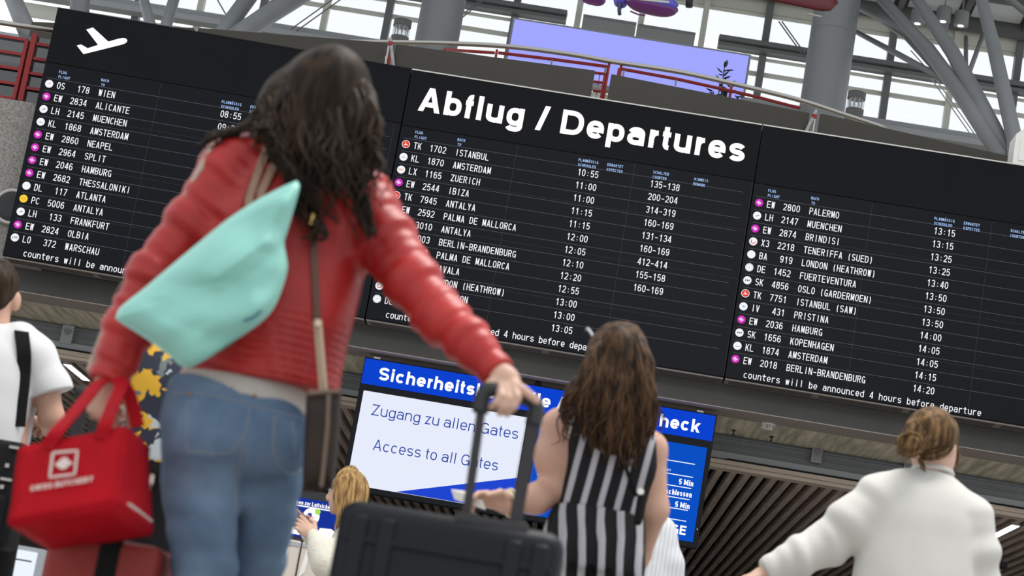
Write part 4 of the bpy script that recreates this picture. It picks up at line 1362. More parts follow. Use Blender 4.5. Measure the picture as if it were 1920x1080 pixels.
def locks(mb, guides, n, r0, r1, amp, seed, sub=9, spread=.0, side=6, end=(.72, 1.0)):
    """hair: tapered strands scattered between neighbouring guide curves"""
    r = np.random.default_rng(seed)
    G = [np.array(spline(g, sub)) for g in guides]
    k = len(G[0])
    for _ in range(n):
        t = r.uniform(0, len(G) - 1.001); i = int(t); q = t - i
        P = G[i] * (1 - q) + G[i + 1] * q
        e_ = int(k * r.uniform(*end)); st = int(k * max(0, r.uniform(-.25, .25)))
        P = P[st:max(e_, st + 4)]
        m = len(P)
        tt = np.linspace(0, 1, m)
        off = r.normal(size=3) * spread
        ph = r.uniform(0, 6.28, 3); fr = r.uniform(1.2, 2.6)
        W_ = np.stack([np.sin(6.28 * fr * tt + ph[0]), .5 * np.sin(6.28 * fr * tt + ph[1]), .2 * np.sin(6.28 * fr * tt + ph[2])], 1) * (amp * (.15 + tt ** 1.3))[:, None]
        P = P + W_ + off * (.25 + .75 * tt)[:, None]
        rr = r.uniform(.7, 1.35) * (r0 + (r1 - r0) * tt ** 1.5)
        mb.tube(list(P), list(rr), side)
    return mb


from mathutils.bvhtree import BVHTree


def drape(pxs, obs, lift=.003, n=6):
    """points of a pixel polyline laid on the surface of given objects"""
    trees = []
    for o in obs:
        b = BASE[o.name]
        trees.append(BVHTree.FromPolygons([tuple(np.array(v.co) + b) for v in o.data.vertices], [tuple(p.vertices) for p in o.data.polygons]))
    out = []
    Q = np.array(spline([(x, y, 0) for x, y in pxs], n))
    for x, y, _ in Q:
        d = rvec(ray(x, y)); best = None
        for t in trees:
            hit, nr, i, dist = t.ray_cast(Vector(CAM), Vector(d))
            if hit is not None and (best is None or dist < best): best = dist
        if best is not None: out.append(CAM + d * (best - lift))
    return out


def ribbon(mb, P, w, t=.003, mi=0, wide=(1, 0, 0)):
    """strap: flat band along P, wide across direction `wide`"""
    P = [np.asarray(p, float) for p in P]
    V = []
    for i, p in enumerate(P):
        d = rvec(P[min(i + 1, len(P) - 1)] - P[max(i - 1, 0)])
        a = np.asarray(wide, float); a = rvec(a - d * np.dot(a, d)); b = np.cross(d, a)
        V += [p + a * w / 2 + b * t, p - a * w / 2 + b * t, p - a * w / 2 - b * t, p + a * w / 2 - b * t]
    F = [(i * 4 + j, i * 4 + (j + 1) % 4, i * 4 + 4 + (j + 1) % 4, i * 4 + 4 + j) for i in range(len(P) - 1) for j in range(4)]
    F += [(3, 2, 1, 0), tuple(len(V) - 4 + j for j in range(4))]
    return mb.add(V, F, mi)


def hair_mat(name, base, tip, rough=.5):
    m = bpy.data.materials.new(name); m.use_nodes = True
    N = m.node_tree.nodes; L = m.node_tree.links; p = N['Principled BSDF']
    tc = N.new('ShaderNodeTexCoord'); mp = N.new('ShaderNodeMapping'); mp.inputs['Scale'].default_value = (1, 1, .12)
    nz = N.new('ShaderNodeTexNoise'); nz.inputs['Scale'].default_value = 60; nz.inputs['Detail'].default_value = 4
    cr = N.new('ShaderNodeValToRGB'); cr.color_ramp.elements[0].color = (*base, 1); cr.color_ramp.elements[1].color = (*tip, 1)
    cr.color_ramp.elements[0].position = .38; cr.color_ramp.elements[1].position = .72
    L.new(tc.outputs['Object'], mp.inputs[0]); L.new(mp.outputs[0], nz.inputs['Vector']); L.new(nz.outputs[0], cr.inputs[0]); L.new(cr.outputs[0], p.inputs['Base Color'])
    p.inputs['Roughness'].default_value = rough; p.inputs['Specular IOR Level'].default_value = .10
    b = N.new('ShaderNodeBump'); b.inputs['Strength'].default_value = .5; b.inputs['Distance'].default_value = .004
    L.new(nz.outputs[0], b.inputs['Height']); L.new(b.outputs[0], p.inputs['Normal'])
    return m


M['skin'] = mat('skin', (.56, .33, .24), .5, sss=.08, noise=.10, nscale=14)
M['skin2'] = mat('skin_pale', (.64, .40, .30), .5, sss=.08, noise=.08, nscale=14)
M['eyewhite'] = mat('eye_white', (.75, .73, .7), .2)
M['iris'] = mat('iris', (.05, .03, .02), .2)
M['hair_dark'] = hair_mat('hair_dark_brown', (.010, .0065, .0045), (.05, .030, .019))
M['hair_brown'] = hair_mat('hair_brown', (.016, .009, .0055), (.11, .058, .028))
M['hair_honey'] = hair_mat('hair_honey', (.05, .028, .013), (.24, .14, .06))
M['hair_blonde'] = hair_mat('hair_blonde', (.17, .095, .035), (.56, .36, .15))
M['hair_short'] = hair_mat('hair_short_brown', (.014, .009, .006), (.06, .038, .022))
M['denim'] = mat('denim', (.20, .285, .40), .85, spec=.15, noise=.45, nscale=5, dark=(.075, .125, .205), bump=.25, bscale=220)
M['black_cloth'] = mat('black_cloth', (.010, .010, .011), .85, spec=.15)
M['shoe'] = mat('shoe', (.3, .3, .3), .6)


def shoes(parent, pts, f, m=None, h=.008):
    for a in pts:
        a = np.asarray(a, float); f_ = rvec(f)
        S = Solid()
        S.cone((a[0], a[1], .05), (a[0] + f_[0] * .02, a[1] + f_[1] * .02, .10), .040, .042, .02)
        S.cone(np.array([a[0], a[1], .04]) - f_ * .03, np.array([a[0], a[1], .03]) + f_ * .15, .038, .032, .03)
        S.cut((0, 0, .002), (0, 0, -1))
        S.mesh(h, 'shoe', m or M['shoe'], parent)


def legs(S, hips, knees, ankles, r=(.082, .062, .045), k=.03):
    for i in range(2):
        mid = (np.asarray(hips[i]) * .55 + np.asarray(knees[i]) * .45)
        S.chain([hips[i], mid, knees[i], ankles[i]], [r[0], r[0] * .9, r[1], r[2]], k)


def V3(p, z): return np.array([p[0], p[1], z])
# ================================================================== WOMAN IN THE RED JACKET
Y0 = 4.6
def P(x, y, dy=0.0): return at(x, y, Y0 + dy)
MP = Y0 / FPX
foot = P(440, 760)
rw = thing('person', (foot[0], foot[1], 0), 'woman seen from behind in a red leather jacket and blue jeans, long dark hair', 'person')
lat = rvec([1, -.02, 0]); fw = np.array([0, 1.0, 0])
shL, elL, wrL = P(437, 320), P(276, 540, -.04), P(207, 708, -.06)
shR, elR, wrR = P(676, 385), P(790, 550, -.10), P(931, 697, -.20)
hc = P(606, 203, 0.0)
hips = [P(378, 790), P(503, 800, .04)]
knees = [P(378, 1055, .02), P(476, 1060, .14)]
ank = [V3(knees[0] + [.01, -.02, 0], .09), V3(knees[1] + [.02, .05, 0], .09)]
B_ = Solid()
hf = rvec([-.28, .93, .22])
hs = rvec(np.cross(hf, [0, 0, 1]))
head(B_, hc, hf, hs, P(572, 318, .01), 1.0)
B_.loft([(P(566, 318), .10, .06), (P(548, 400), .145, .10), (P(525, 500), .14, .10), (P(490, 640), .125, .095), (P(446, 760), .14, .11), (P(440, 815), .13, .11)], lat)
B_.chain([shL, elL, wrL], [.05, .04, .026], .02)
B_.chain([shR, elR, wrR], [.05, .042, .026], .02)
legs(B_, hips, knees, ank, (.055, .042, .034))
# left hand closed round the carrier straps
hand(B_, wrL, P(193, 770, -.06) - wrL, [.15, .95, 0], [.9, -.2, .3], (1.15, 1.2, 1.2, 1.2), .92, .9)
# right hand on the trolley grip: palm, three fingers over the bar, index stretched along it
w = wrR
pc_ = P(951, 716, -.232)
B_.cone(w, P(944, 708, -.215), .023, .022, .015)
B_.ell(pc_, (.027, .032, .0145), rvec(P(985, 715, -.235) - P(935, 735, -.235)), rvec(P(955, 745, -.24) - P(938, 705, -.23)), k=.02)
for pts in ([(962, 718, -.24), (981, 731, -.262), (995, 742, -.264), (1006, 752, -.257)], [(962, 722, -.245), (970, 745, -.274), (963, 762, -.276), (951, 776, -.264)],
            [(951, 724, -.245), (954, 748, -.272), (946, 763, -.274), (937, 774, -.262)], [(941, 722, -.24), (940, 743, -.268), (931, 755, -.270), (923, 763, -.258)]):
    B_.chain([P(*p) for p in pts], [.0105, .0095, .0085, .0072], .002)
B_.chain([P(938, 714, -.225), P(922, 722, -.235), P(914, 733, -.24), P(912, 745, -.235)], [.015, .0125, .0105, .0085], .008)
B_.mesh(.0042, 'body', M['skin2'], rw)

# jacket
M['leather'] = mat('red_leather', (.47, .026, .022), .38, spec=.38, noise=.25, nscale=7, dark=(.33, .013, .013), bump=.12, bscale=120)
J = Solid()
J.loft([(P(566, 312), .095, .065), (P(560, 345), .15, .095), (P(547, 405), .178, .122), (P(527, 490), .182, .128), (P(506, 590), .178, .128), (P(494, 665), .172, .13), (P(489, 722), .168, .135)], lat, rnd=.012)
J.chain([P(478, 300), shL, P(362, 418, -.02), P(286, 518, -.04), P(243, 612, -.05), wrL], [.06, .070, .056, .052, .050, .046], .03)
J.chain([P(640, 345), shR, P(722, 452, -.04), P(771, 525, -.08), P(826, 595, -.12), P(878, 641, -.17), wrR], [.064, .074, .064, .056, .052, .044, .037], .03)
wf = [wrinkles(P(470, 320), elL, .0060, 95, 3), wrinkles(elL, wrL, .0055, 110, 4), wrinkles(shR, elR, .0055, 95, 5), wrinkles(elR, wrR, .0055, 110, 6)]
zA, zB = P(505, 600)[2], P(489, 722)[2]
def jd(Q):
    d = sum(f(Q) for f in wf) * .9
    near = np.exp(-(np.maximum(0, np.abs(Q[:, 0] - P(520, 560)[0]) - .17) / .03) ** 2)
    rib = np.clip((zA + .02 - Q[:, 2]) / .03, 0, 1)
    d = d + near * rib * .0028 * np.sin(Q[:, 2] * 6.283 / .0165)             # quilted hem
    d = d + near * (1 - rib) * .006 * sines(Q, 9, 22, stretch=(1, 1, .5))
    return d
J.disp = jd
ch = P(489, 726)
J.cut(wrL + rvec(wrL - elL) * .012, rvec(wrL - elL))
J.cut(wrR + rvec(wrR - elR) * .010, rvec(wrR - elR))
jk = J.mesh(.0065, 'jacket', M['leather'], rw)
rthr = mat('red_thread', (.25, .015, .013), .5)
for pts in ([(560, 330), (600, 345), (640, 372), (668, 400)], [(470, 330), (450, 400), (440, 470)], [(672, 400), (690, 450), (692, 500)], [(370, 676), (450, 700), (540, 716), (640, 728)]):
    Q = drape(pts, [jk], .001)
    if len(Q) > 3: MB().tube(Q, .0022, 5).build('seam', rthr, rw)
# pale lining showing along the outer edge of the left sleeve
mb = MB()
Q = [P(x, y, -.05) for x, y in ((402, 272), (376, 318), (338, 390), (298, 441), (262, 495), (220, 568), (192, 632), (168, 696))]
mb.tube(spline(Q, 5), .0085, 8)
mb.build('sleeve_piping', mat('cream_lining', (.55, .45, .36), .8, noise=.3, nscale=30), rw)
# grey shirt hem under the jacket
S_ = Solid()
S_.loft([(P(470, 670), .128, .108), (P(458, 725), .138, .118), (P(452, 757), .146, .124), (P(450, 772), .148, .126)], rvec([1, -.05, 0]), rnd=.008)
S_.cut(P(452, 752), np.cross(rvec(P(585, 768) - P(345, 700)), [0, -1.0, 0]) * 1.0)
S_.disp = lambda Q: .003 * sines(Q, 5, 40, stretch=(1, 1, .4))
S_.mesh(.006, 'shirt', mat('grey_cotton', (.50, .46, .42), .85, bump=.2, bscale=90), rw)
# jeans
D_ = Solid()
D_.loft([(P(444, 722), .142, .112), (P(442, 770), .153, .130), (P(440, 815), .154, .132), (P(440, 850), .146, .122)], lat, rnd=.02)
D_.chain([P(380, 800), P(378, 900), P(380, 980), P(384, 1060, .02), V3(ank[0], .45), V3(ank[0], .1)], [.088, .083, .073, .062, .055, .05], .02)
D_.chain([P(500, 805, .03), P(502, 900, .06), P(493, 980, .09), P(480, 1060, .14), V3(ank[1], .45), V3(ank[1], .1)], [.084, .072, .064, .058, .052, .05], .02)
D_.ell(P(385, 815, -.07), (.075, .075, .085), k=.05); D_.ell(P(500, 825, -.05), (.070, .07, .08), k=.05)
w1 = wrinkles(P(378, 860), V3(ank[0], .3), .0055, 48, 13); w2 = wrinkles(P(505, 860, .05), V3(ank[1], .3), .0055, 50, 14)
pz = [(P(387, 822), .052, .062), (P(540, 852), .042, .058)]
def dd(Q):
    d = w1(Q) + w2(Q) + .0035 * sines(Q, 21, 26)
    for c, a, b in pz:
        u = (Q[:, 0] - c[0]) ; v = (Q[:, 2] - c[2])
        m_ = np.clip((a - np.abs(u)) / .006, 0, 1) * np.clip((b - np.abs(v)) / .006, 0, 1) * (Q[:, 1] < Y0)
        d = d - .003 * m_
    return d
D_.disp = dd
jn = D_.mesh(.0065, 'jeans', M['denim'], rw)
tthr = mat('tan_thread', (.27, .27, .29), .7)
for pts in ([(352, 752), (350, 800), (352, 842), (385, 848), (425, 852)], [(425, 852), (440, 842), (452, 826), (462, 800), (470, 762)], [(515, 780), (512, 830), (520, 872)], [(520, 872), (545, 888), (566, 880)],
            [(455, 832), (445, 900), (440, 960)], [(320, 735), (400, 742), (480, 762), (570, 785)], [(548, 786), (552, 850)]):
    Q = drape(pts, [jn], .0008)
    if len(Q) > 3: MB().tube(Q, .0012, 5).build('stitching', tthr, rw)
for x, y in ((356, 740), (477, 742)):
    Q = drape([(x, y), (x - 1, y + 4), (x - 3, y + 8)], [jn], .004)
    if Q: MB().lathe(Q[0], [(.004, 0), (.004, .003)], 10, axis=(0, -1, .1)).build('rivet', mat('copper', (.3, .16, .09), .5, metal=.5), rw)
shoes(rw, ank, fw)
# hair
dY = (-.02, -.10, -.145, -.17, -.18)
def guide(pts): return [P(x, y, dY[min(i, 4)]) for i, (x, y) in enumerate(pts)]
gd = [guide(g) for g in (
    [(566, 122), (512, 168), (486, 215), (478, 238), (425, 252)], [(572, 114), (522, 166), (496, 225), (505, 262), (508, 300)],
    [(580, 110), (535, 172), (515, 250), (540, 330), (556, 410)], [(592, 106), (560, 180), (545, 280), (568, 380), (588, 470)],
    [(602, 104), (590, 182), (580, 280), (590, 360), (578, 450)], [(612, 104), (622, 190), (624, 270), (630, 330), (646, 392)],
    [(622, 105), (650, 190), (655, 280), (664, 370), (688, 470)], [(636, 109), (680, 182), (688, 270), (692, 360), (694, 445)],
    [(648, 116), (694, 186), (704, 255), (706, 310), (702, 350)])]
H_ = Solid()
H_.ell(hc + [0, -.012, .022], (.098, .118, .118), hs, hf, k=.03)
H_.ell(P(594, 262, -.06), (.108, .07, .11), k=.06)
H_.ell(P(603, 300, -.09), (.088, .035, .065), k=.06)
H_.ell(P(520, 205, -.03), (.042, .06, .07), k=.05)
H_.disp = lambda Q: .008 * sines(Q, 31, 60, stretch=(1, 1, .2))
hr_ = H_.mesh(.007, 'hair', M['hair_dark'], rw)
mb = MB()
locks(mb, gd, 150, .0095, .0012, .015, 41, 6, .006, end=(.5, .95))
locks(mb, gd, 110, .0034, .0006, .020, 42, 6, .010, 5)
for g, n_, r0_, sd in ((guide([(570, 250), (572, 330), (583, 400), (592, 440), (570, 452)]), 7, .010, 51), (guide([(650, 260), (655, 330), (672, 380), (690, 425), (694, 458)]), 7, .010, 52),
                    (guide([(610, 270), (618, 320), (640, 360), (632, 400), (648, 432)]), 3, .006, 53), (guide([(545, 250), (540, 310), (552, 360), (566, 400), (572, 430)]), 5, .009, 54),
                    ([P(x_, y_, -.05) for x_, y_ in ((505, 205), (478, 232), (440, 246), (402, 256), (382, 282))], 9, .010, 55)):
    off_ = np.array([.014, 0, .0])
    locks(mb, [[q - off_ for q in g], [q + off_ for q in g]], n_, r0_, .002, .008, sd, 7, .005, end=(.85, 1.0))
ob = mb.build('hair_locks', M['hair_dark'], rw, True)

# ------------------------------------------------------------------ mint tote bag
M['mint'] = mat('mint_nylon', (.30, .66, .575), .45, noise=.08, nscale=5, bump=.10, bscale=30)
out = [(556, 338), (562, 350), (553, 385), (540, 430), (533, 455), (537, 480), (539, 505), (528, 545), (512, 580), (488, 606), (440, 640), (390, 672), (350, 690), (318, 668), (275, 636), (222, 602), (218, 592), (228, 574), (268, 542), (318, 500), (372, 455), (425, 412), (480, 376), (525, 352)]
OUT = np.array(spline([(x, y, 0) for x, y in out + [out[0]]], 4))[:-1, :2]
cen = OUT.mean(0) + np.array([8, 5])
def pillow(name, OUT, cen, Yf, T, mats, parent, rings=16, crease=0.0, seed=1, p=2.6, ridge=None):
    n = len(OUT); V_ = []; F_ = []
    def yy(x, y): return Yf(x, y)
    for side in (-1, 1):
        for k in range(rings + 1):
            s = 1 - (k / rings)
            if k == rings: s = 0.001
            for q in OUT:
                x, y = cen + (q - cen) * s
                th = T * max(0, 1 - s ** p) ** .55
                if crease:
                    ph = np.array([[x * .01, y * .01, side]])
                    th *= 1 + crease * float(sines(ph, seed, 3.2, 6, (1.0, 1.0, 1))[0]) * min(1, (1 - s) * 4)
                    th += crease * .012 * abs(float(sines(ph, seed + 5, 5.0, 5)[0])) * min(1, (1 - s) * 5)
                if ridge is not None:
                    for (ax_, ay_, bx_, by_, w_, h_) in ridge:
                        d_ = np.array([bx_ - ax_, by_ - ay_]); L_ = d_ @ d_
                        t_ = min(1, max(0, ((x - ax_) * d_[0] + (y - ay_) * d_[1]) / L_))
                        th += h_ * max(0, 1 - math.hypot(x - ax_ - t_ * d_[0], y - ay_ - t_ * d_[1]) / w_)
                V_.append(at(x, y, yy(x, y) + side * th))
    m = (rings + 1) * n
    for side in range(2):
        for k in range(rings):
            for i in range(n):
                a, b = side * m + k * n + i, side * m + k * n + (i + 1) % n
                c, d = b + n, a + n
                F_.append((a, b, c, d) if side else (d, c, b, a))
    for i in range(n):
        F_.append((i, (i + 1) % n, m + (i + 1) % n, m + i)[::-1])
    return link(name, V_, F_, mats, parent, True)
tb = thing('tote_bag', P(380, 600, -.2), 'mint green nylon tote bag slung over the left shoulder of the red jacket', 'bag')
pillow('bag_body', OUT, cen, lambda x, y: Y0 - .205 + .03 * (x - 220) / 340 * -1, .060, M['mint'], tb, 26, .8, 3, ridge=[(405, 520, 500, 452, 30, .016), (500, 452, 528, 380, 22, .010), (300, 590, 420, 640, 34, -.010), (470, 560, 500, 452, 22, .006)])
mb = MB()
tan = mat('tan_strap', (.33, .20, .13), .6)
for pts in ([(506, 250), (498, 285), (482, 330), (468, 372), (470, 395)], [(528, 252), (517, 300), (502, 335), (490, 362), (492, 380)]):
    Q = drape(pts, [jk], .008, 5)
    if len(Q) > 3: ribbon(MB(), Q, .017, .003, 0, (1, 0, .3)).build('strap', tan, tb)
mb = MB()
for pts in ([(528, 560), (536, 535), (540, 520)], [(455, 602), (475, 594), (492, 580)]):
    Q = drape(pts, [tb.children[0]], .001, 3)
    if len(Q) > 2: mb.tube(Q, [.001] + [.004] * (len(Q) - 2) + [.001], 6)
mb.build('trim', mat('teal_edge', (.06, .20, .24), .5), tb)

# ------------------------------------------------------------------ brown shoulder bag with chain strap
cb = thing('shoulder_bag', P(605, 830, -.2), 'dark brown leather shoulder bag on a chain strap beside the blue jeans', 'bag')
o2 = [(578, 734), (638, 730), (640, 745), (636, 820), (626, 905), (618, 918), (575, 921), (567, 912), (570, 830), (574, 745)]
O2 = np.array(spline([(x, y, 0) for x, y in o2 + [o2[0]]], 3))[:-1, :2]
M['brown'] = mat('brown_leather', (.036, .024, .019), .55, spec=.2, noise=.25, nscale=9, bump=.1, bscale=80)
pillow('bag_body', O2, O2.mean(0), lambda x, y: Y0 - .20, .036, M['brown'], cb, 8, 0, 1, 5)
mb = MB().tube([P(x, y, -.238) for x, y in ((616, 740), (614, 800), (606, 880), (602, 912))], .004, 6)
mb.tube([P(x, y, -.225) for x, y in ((578, 738), (608, 735), (638, 734))], .005, 6)
mb.build('edge_piping', mat('tan_edge', (.16, .11, .08), .5), cb)
mb = MB()
Q = drape([(587, 398), (588, 440), (590, 500), (593, 560), (595, 606)], [jk], .007, 6)
ribbon(mb, Q, .013, .003)
mb.build('strap', mat('brown_strap', (.13, .07, .045), .5), cb)
gold = mat('pale_gold', (.62, .50, .36), .35, metal=.7)
mb = MB()
for y in np.arange(608, 736, 5.2):
    x = 596 + (y - 608) * .085
    q = drape([(x, y), (x, y + 1), (x, y + 2)], [jk, jn], .012, 1)
    c = q[0] if q else P(x, y, -.2)
    if c[1] > Y0 - .12: c = P(x, y, -.16)
    r_ = .0065
    ang = (int(y * 10) % 2) * 1.2
    mb.tube([c + np.array([r_ * math.cos(a), r_ * .6 * math.sin(a + ang), r_ * 1.1 * math.sin(a)]) for a in np.linspace(0, 6.283, 9)], .0026, 5, cap=False)
mb.build('chain', gold, cb)
MB().lathe(P(587, 402, -.165), [(.005, 0), (.005, .022)], 10, axis=(0, 0, -1)).build('clip', mat('brass', (.75, .5, .15), .25, metal=1), cb)
MB().lathe(P(596, 600, -.18), [(.009, 0), (.009, .014)], 10, axis=(0, 0, -1)).build('chain_ring', gold, cb)

# ------------------------------------------------------------------ red carrier bag
rb_ = thing('carrier_bag', at(150, 1000, 4.42), 'bright red cooler carrier bag with a square white emblem and white lettering', 'bag')
M['redbag'] = mat('red_nonwoven', (.50, .005, .014), .6, spec=.12, noise=.25, nscale=6, bump=.25, bscale=25)
tlf, trf, brf, blf = at(31, 834, 4.33), at(233, 797, 4.33), at(216, 946, 4.30), at(13, 985, 4.30)
tlb, trb, brb, blb = at(85, 838, 4.52), at(287, 832, 4.52), at(290, 1006, 4.50), at(90, 1036, 4.50)
bm = bmesh.new()
vs = [bm.verts.new(p) for p in (tlf, trf, brf, blf, tlb, trb, brb, blb)]
for f in ((3, 2, 1, 0), (4, 5, 6, 7), (0, 1, 5, 4), (2, 3, 7, 6), (1, 2, 6, 5), (3, 0, 4, 7)): bm.faces.new([vs[i] for i in f])
bmesh.ops.recalc_face_normals(bm, faces=bm.faces[:])
bmesh.ops.bevel(bm, geom=bm.edges[:], offset=.006, segments=2, affect='EDGES')
bmesh.ops.subdivide_edges(bm, edges=[e for e in bm.edges if e.calc_length() > .04], cuts=10, use_grid_fill=True)
bm.verts.ensure_lookup_table()
bm.normal_update()
co = np.array([v.co for v in bm.verts])
ds = .007 * sines(co, 77, 24, 8) + .004 * sines(co, 78, 55, 8)
for v, d in zip(bm.verts, ds): v.co += v.normal * float(d)
bg = link('bag_body', [tuple(v.co) for v in bm.verts], [[v.index for v in f.verts] for f in bm.faces], M['redbag'], rb_, True)
bm.free()
mb = MB()
for pts in ([(88, 838, 4.325), (110, 806, 4.33), (150, 762, 4.40), (182, 722, 4.47), (196, 712, 4.50)], [(190, 822, 4.325), (200, 790, 4.33), (215, 752, 4.40), (228, 722, 4.47), (215, 710, 4.50)],
            [(258, 800, 4.50), (250, 765, 4.52), (240, 735, 4.52), (222, 712, 4.52)]):
    ribbon(MB(), spline([at(*p) for p in pts], 5), .028, .0025, 0, (1, .1, .3)).build('handle', M['redbag'], rb_)
M['print'] = mat('white_print', (.72, .60, .55), .6)
def on_bag(x, y, l=.0035):
    Q = drape([(x, y), (x + .5, y), (x + 1, y)], [bg], l, 1)
    return Q[0] if Q else at(x, y, 4.31)
def quad_strip(mb, pts, w):
    Q = []
    for i in range(len(pts) - 1):
        for t in np.linspace(0, 1, 6)[:-1]: Q.append(on_bag(pts[i][0] * (1 - t) + pts[i + 1][0] * t, pts[i][1] * (1 - t) + pts[i + 1][1] * t))
    Q.append(on_bag(*pts[-1]))
    mb.tube(Q, w, 4, flat=((0, 1, 0), .35))
mb = MB()
sq = [(99, 849), (145, 845), (140, 889), (93, 895)]
quad_strip(mb, sq + [sq[0]], .0026)
ctr = np.array([119.5, 869.5]); ex = np.array([1, -.09]); ey = np.array([-.12, 1])
for pts in ([(-18, 0), (-10, -5), (-6, -11), (4, -12), (8, -6), (18, 0), (9, 5), (5, 10), (-5, 10), (-10, 5)],):
    mb.add([on_bag(*(ctr + ex * a + ey * b)) for a, b in pts], [list(range(len(pts)))])
mb.build('emblem', M['print'], rb_)
mb = MB()
a, c = on_bag(57, 923), on_bag(176, 904)
uu = rvec(c - a); nn_ = rvec(np.cross(uu, blf - tlf)); nn_ = nn_ if nn_[1] < 0 else -nn_
text_mesh(mb, 'SWISS BUTCHERY', a + nn_ * .005, uu, rvec(tlf - blf), nn_, .0115, .24, width=np.linalg.norm(c - a))
mb.build('lettering', M['print'], rb_)
mb = MB()
quad_strip(mb, [(240, 944), (258, 957), (285, 978)], .0032); quad_strip(mb, [(286, 890), (284, 905), (281, 917)], .003)
mb.build('side_print', M['print'], rb_)

# ------------------------------------------------------------------ suitcases
def rbox(name, x0, x1, y0, y1, z0, z1, r, m, parent, seg=5, n=4):
    bm = bmesh.new()
    bmesh.ops.create_cube(bm, size=1)
    for v in bm.verts: v.co = ((x0 + x1) / 2 + v.co.x * (x1 - x0), (y0 + y1) / 2 + v.co.y * (y1 - y0), (z0 + z1) / 2 + v.co.z * (z1 - z0))
    bmesh.ops.bevel(bm, geom=bm.edges[:], offset=r, segments=seg, affect='EDGES', profile=.5)
    ob = link(name, [tuple(v.co) for v in bm.verts], [[v.index for v in f.verts] for f in bm.faces], m, parent, True)
    bm.free()
    return auto_smooth(ob, 35)
M['shell'] = mat('dark_polycarbonate', (.012, .0145, .018), .45, spec=.18, noise=.1, nscale=5, bump=.06, bscale=120)
M['trolley'] = mat('trolley_grey', (.035, .032, .036), .4, spec=.3)
ZT = at(850, 965, 4.32)[2]
sl, srr = at(640, 935, 4.32)[0], at(1064, 1000, 4.32)[0]
sc_ = thing('suitcase', ((sl + srr) / 2, 4.43, 0), 'large dark grey hard shell suitcase with its trolley handle drawn out', 'suitcase')
b1 = rbox('shell', sl, srr, 4.315, 4.43, .07, ZT, .038, M['shell'], sc_)
b2 = rbox('shell', sl, srr, 4.436, 4.57, .07, ZT, .038, M['shell'], sc_)
rbox('zip_band', sl + .008, srr - .008, 4.42, 4.445, .08, ZT - .008, .02, M['black'], sc_)
for t in (.10, .22, .78, .90):
    xx = sl + (srr - sl) * t
    rbox('rib', xx - .017, xx + .017, 4.306, 4.33, .12, ZT - .03, .008, M['shell'], sc_, 3)
xm_ = (sl + srr) / 2
rbox('edge_band', sl + .02, srr - .02, 4.309, 4.33, ZT - .085, ZT - .070, .004, M['shell'], sc_, 2)
rL, rR = at(876, 962, 4.36), at(967, 1003, 4.36)
xr0, xr1 = rL[0], at(965, 985, 4.36)[0]
rbox('handle_plate', xr0 - .02, xr1 + .03, 4.33, 4.39, ZT - .02, ZT + .006, .004, M['trolley'], sc_, 2)
gL, gR = at(906, 742, 4.36), at(1005, 765, 4.36)
dx_ = gL[0] - xr0
for x0_, g in ((xr0, gL), (xr1, gR)):
    MB().obox((x0_ - (.009 if x0_ == xr0 else .013), 4.352, ZT - .02), (.018 if x0_ == xr0 else .026, 0, 0), (0, .016, 0), (g[0] - x0_ - .0, 0, g[2] - ZT + .02)).build('trolley_rod', M['trolley'], sc_)
    rbox('rod_socket', x0_ - .018, x0_ + .022, 4.335, 4.385, ZT - .004, ZT + .012, .004, M['black'], sc_, 2)
mb = MB()
mb.tube(spline([gL + [0, 0, -.035], gL + [.0, 0, .002], gL + [.018, 0, .016], (gL + gR) / 2 + [0, 0, .014], gR + [-.018, 0, .016], gR + [.0, 0, .0], gR + [0, 0, -.035]], 6), .0165, 12)
mb.build('grip', mat('grip_rubber', (.02, .021, .023), .5), sc_, True)
for x0_ in (sl + .05, srr - .05):
    for y0_ in (4.36, 4.53):
        MB().lathe((x0_ - .015, y0_, .03), [(.03, 0), (.03, .03)], 16, axis=(1, 0, 0)).build('wheel', M['black'], sc_)
        MB().box(x0_ - .02, x0_ + .02, y0_ - .015, y0_ + .015, .05, .085).build('fork', M['black'], sc_)
rbox('side_handle', sl - .012, sl + .01, 4.36, 4.40, .32, .50, .006, M['black'], sc_, 2)

M['redshell'] = mat('red_polycarbonate', (.26, .034, .028), .5, spec=.25, noise=.12, nscale=4, bump=.08, bscale=90)
xa, xb = at(80, 1050, 4.54)[0], at(300, 1050, 4.54)[0]
zt2 = at(200, 1008, 4.54)[2]
rs = thing('suitcase', ((xa + xb) / 2, 4.64, 0), 'red suitcase with a black luggage belt standing under the red carrier bag', 'suitcase')
rbox('shell', xa, xb, 4.54, 4.74, .06, zt2, .022, M['redshell'], rs)
xs_ = at(202, 1050, 4.54)[0]
rbox('luggage_belt', xs_ - .024, xs_ + .024, 4.534, 4.746, .054, zt2 + .006, .012, M['black_cloth'], rs, 3)
for xq in (at(150, 780, 4.64)[0], at(182, 780, 4.64)[0]):
    MB().box(xq - .011, xq + .011, 4.63, 4.65, zt2 - .02, at(170, 742, 4.64)[2]).build('trolley_rod', M['trolley'], rs)
a = at(143, 735, 4.64); c = at(190, 742, 4.64)
MB().tube([a, c], .014, 10).build('grip', M['black'], rs, True)
for x0_ in (xa + .04, xb - .04):
    for y0_ in (4.59, 4.69):
        MB().lathe((x0_ - .012, y0_, .028), [(.028, 0), (.028, .024)], 16, axis=(1, 0, 0)).build('wheel', M['black'], rs)
        MB().box(x0_ - .015, x0_ + .015, y0_ - .012, y0_ + .012, .05, .08).build('fork', M['black'], rs)
